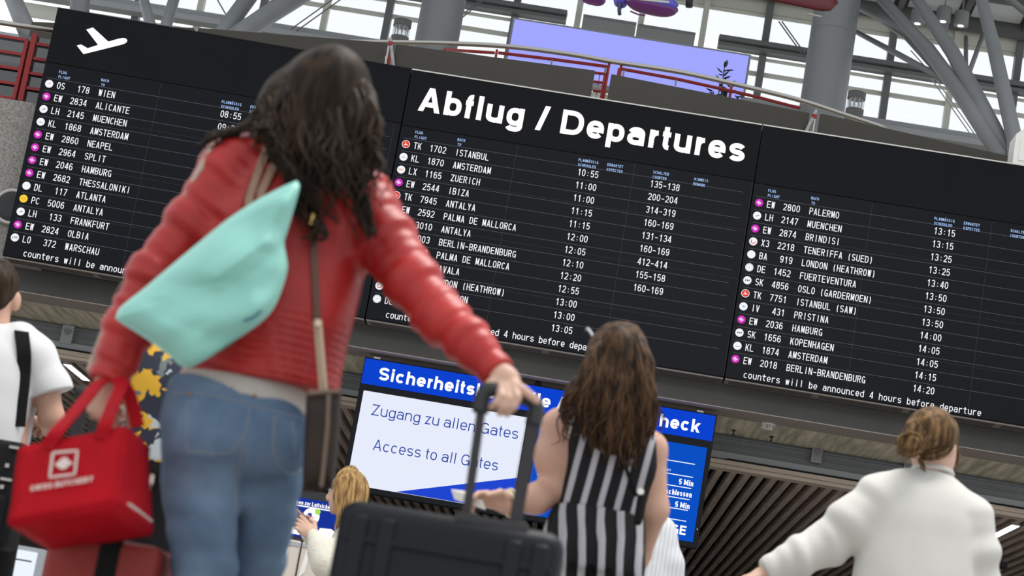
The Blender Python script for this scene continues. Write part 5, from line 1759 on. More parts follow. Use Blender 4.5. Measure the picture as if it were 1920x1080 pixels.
# ================================================================== OTHER TRAVELLERS
def stripes(name, a, b, period, frac, ang, wob=.004):
    """vertical stripes across the wearer's width (object x), slightly slanted and wavy"""
    m = bpy.data.materials.new(name); m.use_nodes = True
    N = m.node_tree.nodes; L = m.node_tree.links; p = N['Principled BSDF']
    tc = N.new('ShaderNodeTexCoord'); sp = N.new('ShaderNodeSeparateXYZ'); L.new(tc.outputs['Object'], sp.inputs[0])
    nz = N.new('ShaderNodeTexNoise'); nz.inputs['Scale'].default_value = 7; L.new(tc.outputs['Object'], nz.inputs['Vector'])
    def mth(op, x, y):
        n = N.new('ShaderNodeMath'); n.operation = op
        for i, q in enumerate((x, y)):
            if hasattr(q, 'links'): L.new(q, n.inputs[i])
            else: n.inputs[i].default_value = q
        return n.outputs[0]
    x = mth('ADD', sp.outputs[0], mth('MULTIPLY', sp.outputs[2], ang))
    x = mth('ADD', x, mth('MULTIPLY', nz.outputs[0], wob))
    fr = mth('FRACT', mth('ADD', mth('DIVIDE', x, period), 50.0), 0.0)
    st = mth('LESS_THAN', fr, frac)
    mx = N.new('ShaderNodeMix'); mx.data_type = 'RGBA'
    L.new(st, mx.inputs[0]); mx.inputs[6].default_value = (*a, 1); mx.inputs[7].default_value = (*b, 1)
    L.new(mx.outputs[2], p.inputs['Base Color']); p.inputs['Roughness'].default_value = .75; p.inputs['Specular IOR Level'].default_value = .2
    return m


# ------------------------------------------------------------------ woman in the striped jumpsuit
Y0s = 6.4
def Q6(x, y, dy=0.0): return at(x, y, Y0s + dy)
f0 = Q6(1110, 1010)
sw = thing('person', (f0[0], f0[1], 0), 'woman in a sleeveless black and white striped jumpsuit with long brown hair', 'person')
latw = rvec([1, .12, 0]); fww = rvec([-.12, 1, 0])
hcS = Q6(1158, 680, .02)
sL, eL, wL_ = Q6(1052, 802), Q6(1046, 915, .03), Q6(950, 945, -.06)
sR, eR, wR_ = Q6(1217, 842), Q6(1226, 955, .02), Q6(1204, 1040, .12)
hpS = [Q6(1070, 1030), Q6(1150, 1045)]
knS = [V3(hpS[0] + [-.02, .02, 0], .48), V3(hpS[1] + [.03, .08, 0], .48)]
anS = [V3(knS[0], .09), V3(knS[1] + [0, .05, 0], .09)]
B_ = Solid()
hfS = rvec([.10, .95, .25]); hsS = rvec(np.cross(hfS, [0, 0, 1]))
head(B_, hcS, hfS, hsS, Q6(1140, 780), .96)
B_.loft([(Q6(1138, 778), .095, .055), (Q6(1134, 820), .132, .09), (Q6(1140, 870), .122, .092), (Q6(1130, 950), .112, .085), (Q6(1112, 1030), .14, .11), (Q6(1108, 1060), .13, .10)], latw)
B_.chain([Q6(1085, 792), sL, Q6(1042, 855, .01), eL], [.045, .053, .059, .050], .03)
B_.chain([eL, Q6(1005, 935, -.02), wL_], [.048, .042, .028], .025)
B_.chain([Q6(1190, 828), sR, eR, wR_], [.045, .050, .041, .026], .025)
legs(B_, hpS, knS, anS, (.07, .05, .036))
hand(B_, wL_, Q6(900, 932, -.1) - wL_, [.1, -.5, -.8], [-.1, .3, .9], (.35, .45, .5, .55), .92, .6)
hand(B_, wR_, [-.1, .25, -.95], [-1, 0, 0], [0, 1, 0], (.4, .5, .5, .5), .92, .4)
B_.mesh(.006, 'body', M['skin'], sw)
eyes(hcS, hfS, hsS, sw, .96)
S_ = Solid()
S_.loft([(Q6(1145, 772), .075, .062), (Q6(1138, 793), .138, .092), (Q6(1145, 835), .138, .107), (Q6(1146, 880), .136, .106), (Q6(1134, 930), .128, .102), (Q6(1126, 962), .126, .10)], latw, rnd=.01)
S_.chain([Q6(1113, 778, -.03), Q6(1110, 815, -.03), Q6(1112, 855, -.03)], [.046, .056, .060], .04)
S_.chain([Q6(1188, 808, -.03), Q6(1194, 840, -.03), Q6(1194, 870, -.03)], [.040, .046, .048], .04)
S_.disp = lambda Q: .004 * sines(Q, 61, 24, stretch=(1, 1, .5))
S_.mesh(.007, 'bodice', stripes('black_white_stripes', (.010, .010, .011), (.40, .39, .42), .049, .36, -.10), sw)
S_ = Solid()
S_.loft([(Q6(1126, 956), .128, .102), (Q6(1118, 990), .146, .114), (Q6(1110, 1035), .160, .124), (Q6(1106, 1070), .158, .122)], latw, rnd=.01)
S_.chain([Q6(1068, 1060), knS[0], V3(anS[0], .3)], [.095, .10, .11], .03)
S_.chain([Q6(1152, 1070), knS[1], V3(anS[1], .3)], [.09, .10, .11], .03)
S_.disp = lambda Q: .0075 * np.sin((Q[:, 0] + .03 * Q[:, 2]) * 120 + 2 * sines(Q, 62, 9)) * np.clip((Q6(1118, 975)[2] - Q[:, 2]) / .15 + .5, 0, 1)
S_.mesh(.008, 'trousers', stripes('black_white_stripes_wide', (.010, .010, .011), (.40, .39, .42), .056, .38, .16, .02), sw)
mb = MB()
bod = [o for o in sw.children if o.name.startswith('bodice')]
Q = drape([(1045, 955), (1085, 957), (1120, 960), (1160, 966), (1200, 972)], bod, .002)
if len(Q) > 3: mb.tube(Q, .004, 6)
mb.build('waist_seam', M['black_cloth'], sw)
shoes(sw, anS, fww, M['black_cloth'])
dS = (-.02, -.09, -.125, -.135, -.14)
def gS(pts): return [Q6(x, y, dS[min(i, 4)]) for i, (x, y) in enumerate(pts)]
gd = [gS(g) for g in (
    [(1140, 616), (1112, 655), (1092, 700), (1068, 740), (1046, 772)], [(1148, 612), (1122, 665), (1105, 715), (1085, 765), (1072, 805)],
    [(1155, 609), (1135, 670), (1122, 730), (1108, 785), (1100, 840)], [(1162, 608), (1152, 680), (1142, 750), (1132, 810), (1128, 870)],
    [(1168, 608), (1168, 680), (1165, 750), (1160, 820), (1165, 885)], [(1175, 609), (1188, 680), (1190, 750), (1188, 820), (1192, 880)],
    [(1184, 612), (1204, 670), (1212, 740), (1212, 800), (1205, 850)], [(1194, 618), (1216, 665), (1226, 720), (1230, 770), (1226, 815)])]
H_ = Solid()
H_.ell(hcS + [0, -.012, .012], (.093, .112, .112), hsS, hfS, k=.03)
H_.ell(Q6(1152, 735, -.06), (.098, .06, .10), k=.06)
H_.ell(Q6(1150, 800, -.10), (.085, .035, .085), k=.06)
H_.ell(Q6(1085, 745, -.05), (.045, .05, .05), k=.05)
H_.disp = lambda Q: .008 * sines(Q, 71, 55, stretch=(1, 1, .25))
H_.mesh(.008, 'hair', M['hair_brown'], sw)
mb = MB()
locks(mb, gd, 190, .0105, .002, .009, 43, 6, .006)
locks(mb, gd, 90, .0035, .0008, .018, 44, 6, .012, 5)
locks(mb, [gS([(1060, 730), (1045, 760), (1038, 790), (1020, 850), (990, 872)]), gS([(1075, 750), (1060, 780), (1070, 800), (1085, 812), (1120, 800)])], 8, .004, .001, .01, 45, 6, .006, 5)
mb.build('hair_locks', M['hair_brown'], sw, True)
# things she carries
o = thing('bracelet', wL_, 'pale wide bracelet on the left wrist of the woman in stripes', 'bracelet')
a = Q6(957, 944, -.055); d = rvec(wL_ - eL)
p1_ = rvec(np.cross(d, [0, 0, 1])); p2_ = np.cross(d, p1_)
for q in (-.010, 0.006):
    MB().tube([a + d * q + .037 * (p1_ * math.cos(t) + p2_ * math.sin(t)) for t in np.linspace(0, 6.283, 25)], .0065, 8, cap=False).build('ring', mat('bead_ivory', (.62, .52, .36), .4), o, True)
o = thing('sunglasses', Q6(1106, 622), 'sunglasses pushed up on the head of the woman in stripes', 'sunglasses')
c = Q6(1108, 620, .02)
MB().tube(spline([c + [-.012, .04, .01], c + [-.005, 0, .0], c + [.03, -.03, -.045]], 5), .005, 8).build('temple', mat('grey_frame', (.4, .4, .42), .3), o)
MB().lathe(c + [-.008, .045, .008], [(.012, 0), (.012, .005)], 16, axis=(-.6, .7, .3)).build('lens', M['black'], o)
o = thing('shoulder_bag', Q6(1200, 950, -.1), 'small dark bag on a thin strap at the right hip of the striped jumpsuit', 'bag')
ob = [x for x in sw.children if x.name.startswith(('bodice', 'trousers'))]
Q = drape([(1150, 800), (1165, 850), (1180, 895), (1194, 930)], ob, .006)
ribbon(MB(), Q, .010, .002).build('strap', M['black_cloth'], o)
rbox('bag_body', *sorted((Q6(1190, 950)[0], Q6(1206, 950)[0])), Y0s - .175, Y0s - .12, Q6(1200, 985, -.15)[2], Q6(1200, 925, -.15)[2], .012, M['black_cloth'], o)
MB().lathe(Q6(1200, 922, -.18), [(.009, 0), (.009, .012)], 14, axis=(.2, -1, 0)).build('clasp', wh, o)
o = thing('paper', Q6(860, 925, -.1), 'small white folded paper held in the left hand of the woman in stripes', 'paper')
MB().obox(Q6(846, 918, -.10), Q6(905, 938, -.14) - Q6(846, 918, -.10), Q6(852, 936, -.10) - Q6(846, 918, -.10), (0, .003, 0)).build('sheet', wh, o)
MB().obox(Q6(846, 918, -.097), Q6(885, 922, -.06) - Q6(846, 918, -.10), Q6(852, 936, -.10) - Q6(846, 918, -.10), (0, .003, .001)).build('fold', wh, o)

# ------------------------------------------------------------------ woman in the white sweatshirt
Y0w = 7.2
def Q7(x, y, dy=0.0): return at(x, y, Y0w + dy)
f0 = Q7(1715, 1080)
ww = thing('person', (f0[0], f0[1], 0), 'woman in a white sweatshirt with light brown hair tied in a low bun', 'person')
hcW = Q7(1750, 832)
latW = rvec([1, -.06, 0])
sL, eL, wL_ = Q7(1650, 938), Q7(1550, 1020, .02), Q7(1440, 1073, .0)
sR, eR, wR_ = Q7(1818, 972), Q7(1836, 1090, .02), Q7(1822, 1210, .10)
hpW = [Q7(1660, 1200), Q7(1765, 1215)]
knW = [V3(hpW[0] + [0, .02, 0], .48), V3(hpW[1] + [.02, .06, 0], .48)]
anW = [V3(knW[0], .09), V3(knW[1] + [0, .04, 0], .09)]
B_ = Solid()
hfW = rvec([.62, .76, .10]); hsW = rvec(np.cross(hfW, [0, 0, 1]))
head(B_, hcW, hfW, hsW, Q7(1745, 905), .95)
B_.loft([(Q7(1742, 905), .10, .06), (Q7(1735, 960), .15, .10), (Q7(1722, 1060), .13, .10), (Q7(1712, 1190), .14, .11)], latW)
B_.chain([sL, eL, wL_], [.05, .042, .026], .02); B_.chain([sR, eR, wR_], [.05, .042, .026], .02)
legs(B_, hpW, knW, anW, (.07, .05, .038))
hand(B_, wL_, Q7(1400, 1085) - wL_, [.2, .2, -.9], [-.3, .4, .6], (.6, .7, .7, .8), .92, .6)
hand(B_, wR_, [0, .25, -.95], [-1, .2, 0], [0, 1, 0], (.4, .5, .5, .5), .92, .4)
B_.mesh(.006, 'body', M['skin2'], ww)
eyes(hcW, hfW, hsW, ww, .95)
S_ = Solid()
S_.loft([(Q7(1748, 884), .062, .058), (Q7(1746, 900), .100, .075), (Q7(1740, 925), .155, .105), (Q7(1732, 965), .188, .13), (Q7(1725, 1015), .196, .14), (Q7(1718, 1080), .205, .15), (Q7(1712, 1170), .212, .155), (Q7(1708, 1215), .20, .15)], latW, rnd=.012)
S_.chain([Q7(1690, 918), sL, Q7(1600, 978, .0), eL, Q7(1495, 1045), wL_], [.07, .082, .078, .068, .058, .045], .04)
S_.chain([Q7(1785, 945), sR, Q7(1830, 1035), eR, wR_], [.065, .075, .070, .062, .045], .03)
wv_ = [wrinkles(sL, eL, .006, 42, 81), wrinkles(eL, wL_, .007, 50, 82), wrinkles(sR, eR, .006, 42, 83)]
S_.disp = lambda Q: sum(f(Q) for f in wv_) + .012 * sines(Q, 84, 13, stretch=(1, 1, .45)) + .003 * sines(Q, 85, 40, stretch=(1, 1, .6))
S_.cut(wL_ + rvec(wL_ - eL) * .01, rvec(wL_ - eL))
S_.cut(Q7(1708, 1210), (0, 0, -1))
M['white_jersey'] = mat('white_jersey', (.61, .595, .56), .85, spec=.15, bump=.12, bscale=140)
S_.mesh(.0085, 'sweatshirt', M['white_jersey'], ww)
MB().tube([Q7(1748, 886) + np.array([.064 * math.cos(t), .060 * math.sin(t), .012 * -math.sin(t)]) for t in np.linspace(0, 6.283, 29)], .009, 8, cap=False).build('collar', M['white_jersey'], ww, True)
S_ = Solid()
S_.loft([(Q7(1712, 1190), .165, .125), (Q7(1710, 1230), .165, .12)], latW)
S_.chain([hpW[0], knW[0], anW[0]], [.085, .065, .055], .03); S_.chain([hpW[1], knW[1], anW[1]], [.085, .065, .055], .03)
S_.mesh(.012, 'trousers', M['denim'], ww)
shoes(ww, anW, rvec([.1, 1, 0]))
H_ = Solid()
H_.ell(hcW + [-.012, -.016, .026], (.084, .100, .094), hsW, hfW, k=.03)
H_.cut(hcW + rvec([.8, .6, 0]) * .040 , rvec([.66, .72, -.25]))
H_.disp = lambda Q: .004 * sines(Q, 91, 70, stretch=(1, 1, .5))
H_.mesh(.006, 'hair', M['hair_honey'], ww)
mb = MB()
dW = (-.03, -.085, -.11, -.11, -.105)
def gW(pts): return [Q7(x, y, dW[min(i, 4)]) for i, (x, y) in enumerate(pts)]
gd = [gW(g) for g in ([(1738, 770), (1706, 790), (1694, 815), (1690, 830), (1696, 842)], [(1748, 767), (1722, 790), (1706, 812), (1698, 826), (1702, 840)], [(1758, 768), (1742, 795), (1725, 820), (1712, 832), (1706, 842)],
                      [(1768, 772), (1764, 800), (1745, 828), (1722, 838), (1708, 846)], [(1780, 782), (1782, 812), (1765, 840), (1735, 850), (1712, 852)], [(1790, 800), (1792, 830), (1775, 852), (1745, 862), (1715, 858)])]
for g in gd[4:]:
    for i, q in enumerate(g): g[i] = q + np.array([0, .03 if i < 3 else .01, 0])
locks(mb, gd, 130, .005, .0022, .004, 46, 6, .004)
mb.build('hair_locks', M['hair_honey'], ww, True)
Hb = Solid()
bc = Q7(1706, 835, -.115)
Hb.ell(bc, (.036, .034, .040), k=.02); Hb.ell(bc + [.015, -.005, .018], (.026, .026, .022), k=.02); Hb.ell(bc + [-.012, -.01, -.02], (.026, .024, .022), k=.02)
Hb.disp = lambda Q: .004 * sines(Q, 95, 150)
Hb.mesh(.005, 'hair_bun', M['hair_honey'], ww)
mb = MB()
locks(mb, [[bc + .04 * np.array([math.cos(t), -.6, math.sin(t)]), bc + .043 * np.array([math.cos(t + 1), -.7, math.sin(t + 1)]), bc + .042 * np.array([math.cos(t + 2), -.5, math.sin(t + 2)])] for t in np.linspace(0, 6.28, 7)], 40, .004, .0012, .004, 47, 5, .004, 5)
locks(mb, [[Q7(1786, 800, .04), Q7(1796, 840, .06), Q7(1797, 880, .06)], [Q7(1780, 800, .02), Q7(1790, 850, .04), Q7(1788, 893, .05)]], 16, .0035, .001, .005, 48, 6, .004, 5)
locks(mb, [[Q7(1728, 860, -.09), Q7(1732, 875, -.085), Q7(1734, 890, -.085)], [Q7(1720, 858, -.1), Q7(1726, 872, -.095), Q7(1731, 880, -.09)]], 8, .003, .001, .004, 49, 6, .004, 5)
mb.build('loose_strands', M['hair_honey'], ww, True)

# ------------------------------------------------------------------ man in the white t-shirt at the left edge
Y0m = 8.0
def Q8(x, y, dy=0.0): return at(x, y, Y0m + dy)
f0 = Q8(-30, 800)
mn = thing('person', (f0[0], f0[1], 0), 'man in a white t-shirt with short brown hair at the left edge of the photo', 'person')
hcM = Q8(-9, 548)
latM = rvec([1, .1, 0]); hfM = rvec([-.12, .97, .12]); hsM = rvec(np.cross(hfM, [0, 0, 1]))
sL, eL, wL_ = Q8(-95, 655), Q8(-120, 800, .05), Q8(-20, 830, .30)
sR, eR, wR_ = Q8(62, 668), Q8(96, 782, .04), Q8(95, 806, .24)
hpM = [Q8(-70, 885), Q8(10, 900)]
knM = [V3(hpM[0], .5), V3(hpM[1] + [.02, .05, 0], .5)]; anM = [V3(knM[0], .1), V3(knM[1] + [.02, 0, 0], .1)]
B_ = Solid()
head(B_, hcM, hfM, hsM, Q8(-13, 640), 1.03, nr=.060)
B_.ell(hcM + hsM * .086 + np.array([0, -.01, -.022]), (.014, .024, .036), hsM + np.array([0, -.5, 0]), hfM, k=.01)
B_.loft([(Q8(-14, 632), .13, .07), (Q8(-18, 680), .18, .11), (Q8(-24, 760), .16, .11), (Q8(-30, 880), .15, .11)], latM)
B_.chain([sL, eL, wL_], [.06, .048, .03], .02); B_.chain([sR, Q8(85, 725, .02), eR, wR_], [.058, .052, .046, .031], .02)
hand(B_, wR_, Q8(72, 786, .34) - wR_, [-.5, .2, -.5], [-.2, -.2, .9], (.6, .8, .9, .9), 1.0, .6)
hand(B_, wL_, Q8(45, 800, .36) - wL_, [.5, .2, -.4], [.2, -.2, .9], (.6, .8, .9, .9), 1.0, .6)
legs(B_, hpM, knM, anM, (.08, .055, .04))
B_.mesh(.006, 'body', M['skin'], mn)
eyes(hcM, hfM, hsM, mn, 1.03)
S_ = Solid()
S_.loft([(Q8(-13, 610), .085, .07), (Q8(-14, 626), .135, .09), (Q8(-16, 652), .178, .115), (Q8(-20, 700), .198, .135), (Q8(-24, 760), .195, .14), (Q8(-28, 830), .195, .145), (Q8(-32, 895), .19, .145)], latM, rnd=.012)
S_.chain([Q8(38, 640), sR, Q8(92, 728, .02), Q8(99, 752, .025)], [.075, .082, .078, .078], .03)
S_.chain([Q8(-70, 632), sL, Q8(-112, 740, .03)], [.075, .082, .078], .03)
dv = rvec(Q8(97, 745, .02) - sR)
S_.cut_box(Q8(99, 737, .02), rvec(dv * 1.0 + np.array([0, 0, -.35])), Q8(66, 737, .02), (1, 0, 0))
S_.cut(Q8(-32, 885), (0, 0, -1))
S_.disp = lambda Q: .006 * sines(Q, 101, 16, stretch=(1, 1, .4)) + .002 * sines(Q, 102, 45)
S_.mesh(.008, 't_shirt', mat('white_cotton', (.66, .66, .67), .85, spec=.2, bump=.1, bscale=150), mn)
S_ = Solid()
S_.loft([(Q8(-32, 878), .175, .13), (Q8(-32, 910), .175, .13)], latM)
S_.chain([hpM[0], knM[0], anM[0]], [.09, .07, .06], .03); S_.chain([hpM[1], knM[1], anM[1]], [.09, .07, .06], .03)
S_.mesh(.012, 'trousers', M['black_cloth'], mn)
shoes(mn, anM, [0, 1, 0])
H_ = Solid()
H_.ell(hcM + [0, -.012, .022], (.085, .104, .104), hsM, hfM, k=.03)
H_.ell(hcM + [0, -.06, -.04], (.060, .040, .05), k=.04)
H_.disp = lambda Q: .0025 * sines(Q, 103, 160, stretch=(1, 1, .5))
H_.mesh(.006, 'hair', M['hair_short'], mn)
# his camera bag and camera
o = thing('camera_bag', Q8(10, 930, -.2), 'black camera bag with metal buckles hanging behind the man in white t-shirt', 'bag')
ts = [x for x in mn.children if x.name.startswith('t_shirt')]
Q = drape([(40, 622), (45, 665), (43, 715), (38, 760), (34, 800)], ts, .006)
Q = [Q[0] + np.array([0, .06, .01])] + Q
ribbon(MB(), Q, .052, .003, 0, (1, 0, 0)).build('strap', M['black_cloth'], o)
x0_, x1_ = Q8(-90, 900, -.3)[0], Q8(46, 900, -.3)[0]
rbox('bag_body', x0_, x1_, Y0m - .36, Y0m - .17, Q8(0, 1030, -.3)[2], Q8(0, 825, -.3)[2], .03, mat('black_nylon', (.010, .010, .011), .65, spec=.15, bump=.2, bscale=80), o)
rbox('front_pocket', x0_ + .04, x1_ - .03, Y0m - .40, Y0m - .34, Q8(0, 1020, -.3)[2], Q8(0, 930, -.3)[2], .02, M['black_cloth'], o)
for x, y, w_, h_ in ((25, 838, .034, .01), (12, 872, .014, .014), (10, 898, .04, .010), (2, 912, .014, .014)):
    c = Q8(x, y, -.385)
    MB().box(c[0] - w_ / 2, c[0] + w_ / 2, Y0m - .375, Y0m - .355, c[2] - h_ / 2, c[2] + h_ / 2).build('buckle', M['chrome'], o)
o = thing('camera', Q8(78, 800, .36), 'small black camera held in front by the man in white t-shirt', 'camera')
c = Q8(76, 794, .36)
rbox('body', c[0] - .07, c[0] + .07, Y0m + .34, Y0m + .40, c[2] - .04, c[2] + .045, .012, M['black'], o)
MB().lathe(c + [0, .03, 0], [(.034, 0), (.034, .06)], 18, axis=(0, 1, 0)).build('lens', M['black'], o)

# ------------------------------------------------------------------ traveller in the patterned shirt, mostly hidden
Y0c = 7.6
def Q9(x, y, dy=0.0): return at(x, y, Y0c + dy)
f0 = Q9(296, 800)
cm = thing('person', (f0[0], f0[1], 0), 'traveller in a navy, yellow and white patterned shirt behind the red jacket sleeve', 'person')
hcC = Q9(257, 580); hfC = rvec([-.4, .9, .1]); hsC = rvec(np.cross(hfC, [0, 0, 1])); latC = rvec([1, 0, 0])
sL, eL, wL_ = Q9(226, 665), Q9(219, 770, .1), Q9(274, 800, .3)
sR, eR, wR_ = Q9(376, 690), Q9(384, 790, .08), Q9(334, 815, .3)
hpC = [Q9(259, 860), Q9(334, 872)]
knC = [V3(hpC[0], .5), V3(hpC[1], .5)]; anC = [V3(knC[0], .1), V3(knC[1], .1)]
B_ = Solid()
head(B_, hcC, hfC, hsC, Q9(296, 660), 1.0)
B_.loft([(Q9(298, 660), .13, .07), (Q9(298, 710), .16, .11), (Q9(296, 790), .15, .11), (Q9(292, 870), .15, .11)], latC)
B_.chain([sL, eL, wL_], [.055, .045, .03], .02); B_.chain([sR, eR, wR_], [.055, .045, .03], .02)
hand(B_, wL_, [.5, .6, .2], [.5, -.4, 0], [0, 0, 1], (.5, .6, .6, .6), .95, .5); hand(B_, wR_, [-.5, .6, .2], [-.5, -.4, 0], [0, 0, 1], (.5, .6, .6, .6), .95, .5)
legs(B_, hpC, knC, anC, (.08, .055, .04))
B_.mesh(.009, 'body', M['skin'], cm)
eyes(hcC, hfC, hsC, cm)
m = bpy.data.materials.new('patterned_cotton'); m.use_nodes = True
N = m.node_tree.nodes; L = m.node_tree.links
tc = N.new('ShaderNodeTexCoord'); vz = N.new('ShaderNodeTexNoise'); vz.inputs['Scale'].default_value = 11; vz.inputs['Detail'].default_value = 1.0; vz.inputs['Distortion'].default_value = 2.2
dn = N.new('ShaderNodeVectorMath'); dn.operation = 'MULTIPLY_ADD'; dn.inputs[1].default_value = (.09, .09, .09)
L.new(tc.outputs['Object'], vz.inputs['Vector']); L.new(vz.outputs['Color'], dn.inputs[0]); L.new(tc.outputs['Object'], dn.inputs[2])
vo = N.new('ShaderNodeTexVoronoi'); vo.inputs['Scale'].default_value = 17; L.new(dn.outputs[0], vo.inputs['Vector'])
sc2 = N.new('ShaderNodeSeparateColor'); L.new(vo.outputs['Color'], sc2.inputs[0])
cr = N.new('ShaderNodeValToRGB'); cr.color_ramp.interpolation = 'CONSTANT'
for i, (p_, c_) in enumerate(((0, (.62, .34, .02)), (.24, (.012, .016, .035)), (.66, (.40, .44, .45)), (.80, (.012, .016, .03)), (.90, (.12, .15, .15)))):
    e = cr.color_ramp.elements[i] if i < 2 else cr.color_ramp.elements.new(p_)
    e.position = p_; e.color = (*c_, 1)
L.new(sc2.outputs[0], cr.inputs[0]); L.new(cr.outputs[0], N['Principled BSDF'].inputs['Base Color']); N['Principled BSDF'].inputs['Roughness'].default_value = .8
S_ = Solid()
S_.loft([(Q9(298, 638), .09, .07), (Q9(298, 660), .15, .10), (Q9(298, 700), .18, .13), (Q9(296, 780), .185, .135), (Q9(292, 875), .18, .135)], latC, rnd=.012)
S_.chain([sL, Q9(220, 730, .05)], [.08, .075], .03); S_.chain([sR, Q9(381, 750, .04)], [.08, .075], .03)
S_.disp = lambda Q: .005 * sines(Q, 111, 18)
S_.mesh(.01, 'shirt', m, cm)
S_ = Solid()
S_.loft([(Q9(292, 862), .17, .13), (Q9(292, 900), .17, .13)], latC)
S_.chain([hpC[0], knC[0], anC[0]], [.09, .07, .06], .03); S_.chain([hpC[1], knC[1], anC[1]], [.09, .07, .06], .03)
S_.mesh(.014, 'trousers', M['black_cloth'], cm)
shoes(cm, anC, [0, 1, 0])
H_ = Solid(); H_.ell(hcC + [0, -.012, .022], (.088, .106, .106), hsC, hfC, k=.03); H_.ell(hcC + [.02, -.06, -.03], (.06, .04, .06), k=.04)
H_.disp = lambda Q: .003 * sines(Q, 113, 130)
H_.mesh(.008, 'hair', M['hair_short'], cm)

# ------------------------------------------------------------------ blonde woman reading her phone
Y0b = 11.5
def QB(x, y, dy=0.0): return at(x, y, Y0b + dy)
f0 = QB(665, 1090)
bw = thing('person', (f0[0], f0[1], 0), 'blonde woman in a cream sweater looking down at her phone', 'person')
hcB = QB(650, 922); hfB = rvec([-.96, .12, -.22]); hsB = rvec(np.cross(hfB, [0, 0, 1]))
fB = rvec([-1, .15, 0]); latB = rvec([.15, 1, 0])
sN, eN, wN = QB(664, 1010, -.16), QB(613, 1056, -.24), QB(588, 1004, -.14)
sF, eF, wF = QB(668, 1000, .17), QB(625, 1050, .22), QB(578, 1002, .10)
hpB = [QB(672, 1170, -.08), QB(672, 1168, .08)]
knB = [V3(hpB[0] + [-.03, 0, 0], .48), V3(hpB[1], .48)]; anB = [V3(knB[0], .09), V3(knB[1], .09)]
B_ = Solid()
head(B_, hcB, hfB, hsB, QB(664, 990), .95)
B_.loft([(QB(664, 990), .13, .06), (QB(664, 1030), .15, .10), (QB(668, 1090), .12, .09), (QB(672, 1165), .14, .11)], latB)
B_.chain([sN, eN, wN], [.05, .042, .024], .02); B_.chain([sF, eF, wF], [.05, .042, .024], .02)
hand(B_, wN, QB(556, 975, -.10) - wN, [.1, .9, -.2], [.3, 0, .9], (.22, .28, .32, .36), .98, .7)
hand(B_, wF, QB(556, 972, .05) - wF, [.1, -.9, -.2], [.3, 0, .9], (.4, .5, .5, .6), .95, .6)
legs(B_, hpB, knB, anB, (.07, .05, .038))
B_.mesh(.0055, 'body', M['skin2'], bw)
eyes(hcB, hfB, hsB, bw, .95)
M['knit'] = mat('cream_knit', (.72, .68, .58), .9, spec=.15, bump=.5, bscale=160)
S_ = Solid()
S_.loft([(QB(662, 984), .09, .06), (QB(662, 1000), .16, .09), (QB(664, 1030), .19, .125), (QB(667, 1090), .19, .14), (QB(671, 1170), .18, .14)], latB, rnd=.012)
S_.chain([QB(664, 1000, -.1), sN, QB(640, 1042, -.21), eN, QB(603, 1035, -.20), wN], [.07, .082, .080, .075, .066, .036], .04)
S_.chain([sF, eF, wF], [.08, .07, .036], .03)
S_.disp = lambda Q: .006 * sines(Q, 121, 22) + .0015 * np.sin(Q[:, 2] * 500) 
S_.mesh(.008, 'sweater', M['knit'], bw)
S_ = Solid()
S_.loft([(QB(671, 1160), .15, .12), (QB(671, 1185), .15, .12)], latB)
S_.chain([hpB[0], knB[0], anB[0]], [.085, .065, .055], .03); S_.chain([hpB[1], knB[1], anB[1]], [.085, .065, .055], .03)
S_.mesh(.014, 'trousers', M['denim'], bw)
shoes(bw, anB, fB)
H_ = Solid()
H_.ell(hcB + [.022, 0, .018], (.086, .092, .106), hsB, hfB, k=.03)
H_.loft([(QB(660, 905), .088, .075), (QB(660, 950), .095, .075), (QB(657, 985), .09, .06), (QB(650, 1012), .05, .03)], latB, k=.03)
H_.cut(hcB + np.array([-.035, 0, 0]), rvec([-1, 0, -.25]))
H_.disp = lambda Q: .003 * sines(Q, 123, 90, stretch=(1, 1, .2))
H_.mesh(.006, 'hair', M['hair_blonde'], bw)
mb = MB()
def gB(pts): return [QB(*p) for p in pts]
gd = [gB(g) for g in ([(650, 877, -.02), (634, 893, -.08), (628, 930, -.10), (632, 965, -.11), (626, 1000, -.13)], [(654, 876, -.02), (642, 893, -.09), (638, 930, -.115), (640, 970, -.12), (634, 1004, -.14)],
                      [(658, 875, -.02), (654, 893, -.09), (651, 930, -.12), (650, 970, -.13), (642, 1002, -.15)], [(662, 876, -.01), (666, 895, -.085), (664, 935, -.11), (660, 970, -.12), (652, 998, -.15)], [(668, 880, 0), (678, 900, -.06), (678, 940, -.08), (676, 970, -.09), (670, 992, -.12)])]
locks(mb, gd, 120, .008, .0025, .004, 50, 6, .004)
mb.build('hair_locks', M['hair_blonde'], bw, True)
o = thing('phone', QB(572, 985, -.02), 'phone in a pink case held up by the blonde woman', 'phone')
c = QB(573, 978, -.01)
ax = rvec(QB(590, 994, -.01) - QB(556, 960, -.01)); ay = rvec(np.cross(ax, [0, 1.0, 0])); az = rvec(np.array([.0, 1.0, 0]) )
ay2 = rvec(az * .9 + ay * .35 * (1 if ay[0] < 0 else -1)); nz_ = rvec(np.cross(ax, ay2))
MB().obox(c - ax * .078 - ay2 * .04, ax * .156, ay2 * .08, nz_ * .008).build('screen', M['black'], o)
MB().obox(c - ax * .08 - ay2 * .042 - nz_ * .004, ax * .16, ay2 * .084, nz_ * .006).build('case', mat('pink_case', (.42, .22, .20), .5), o)

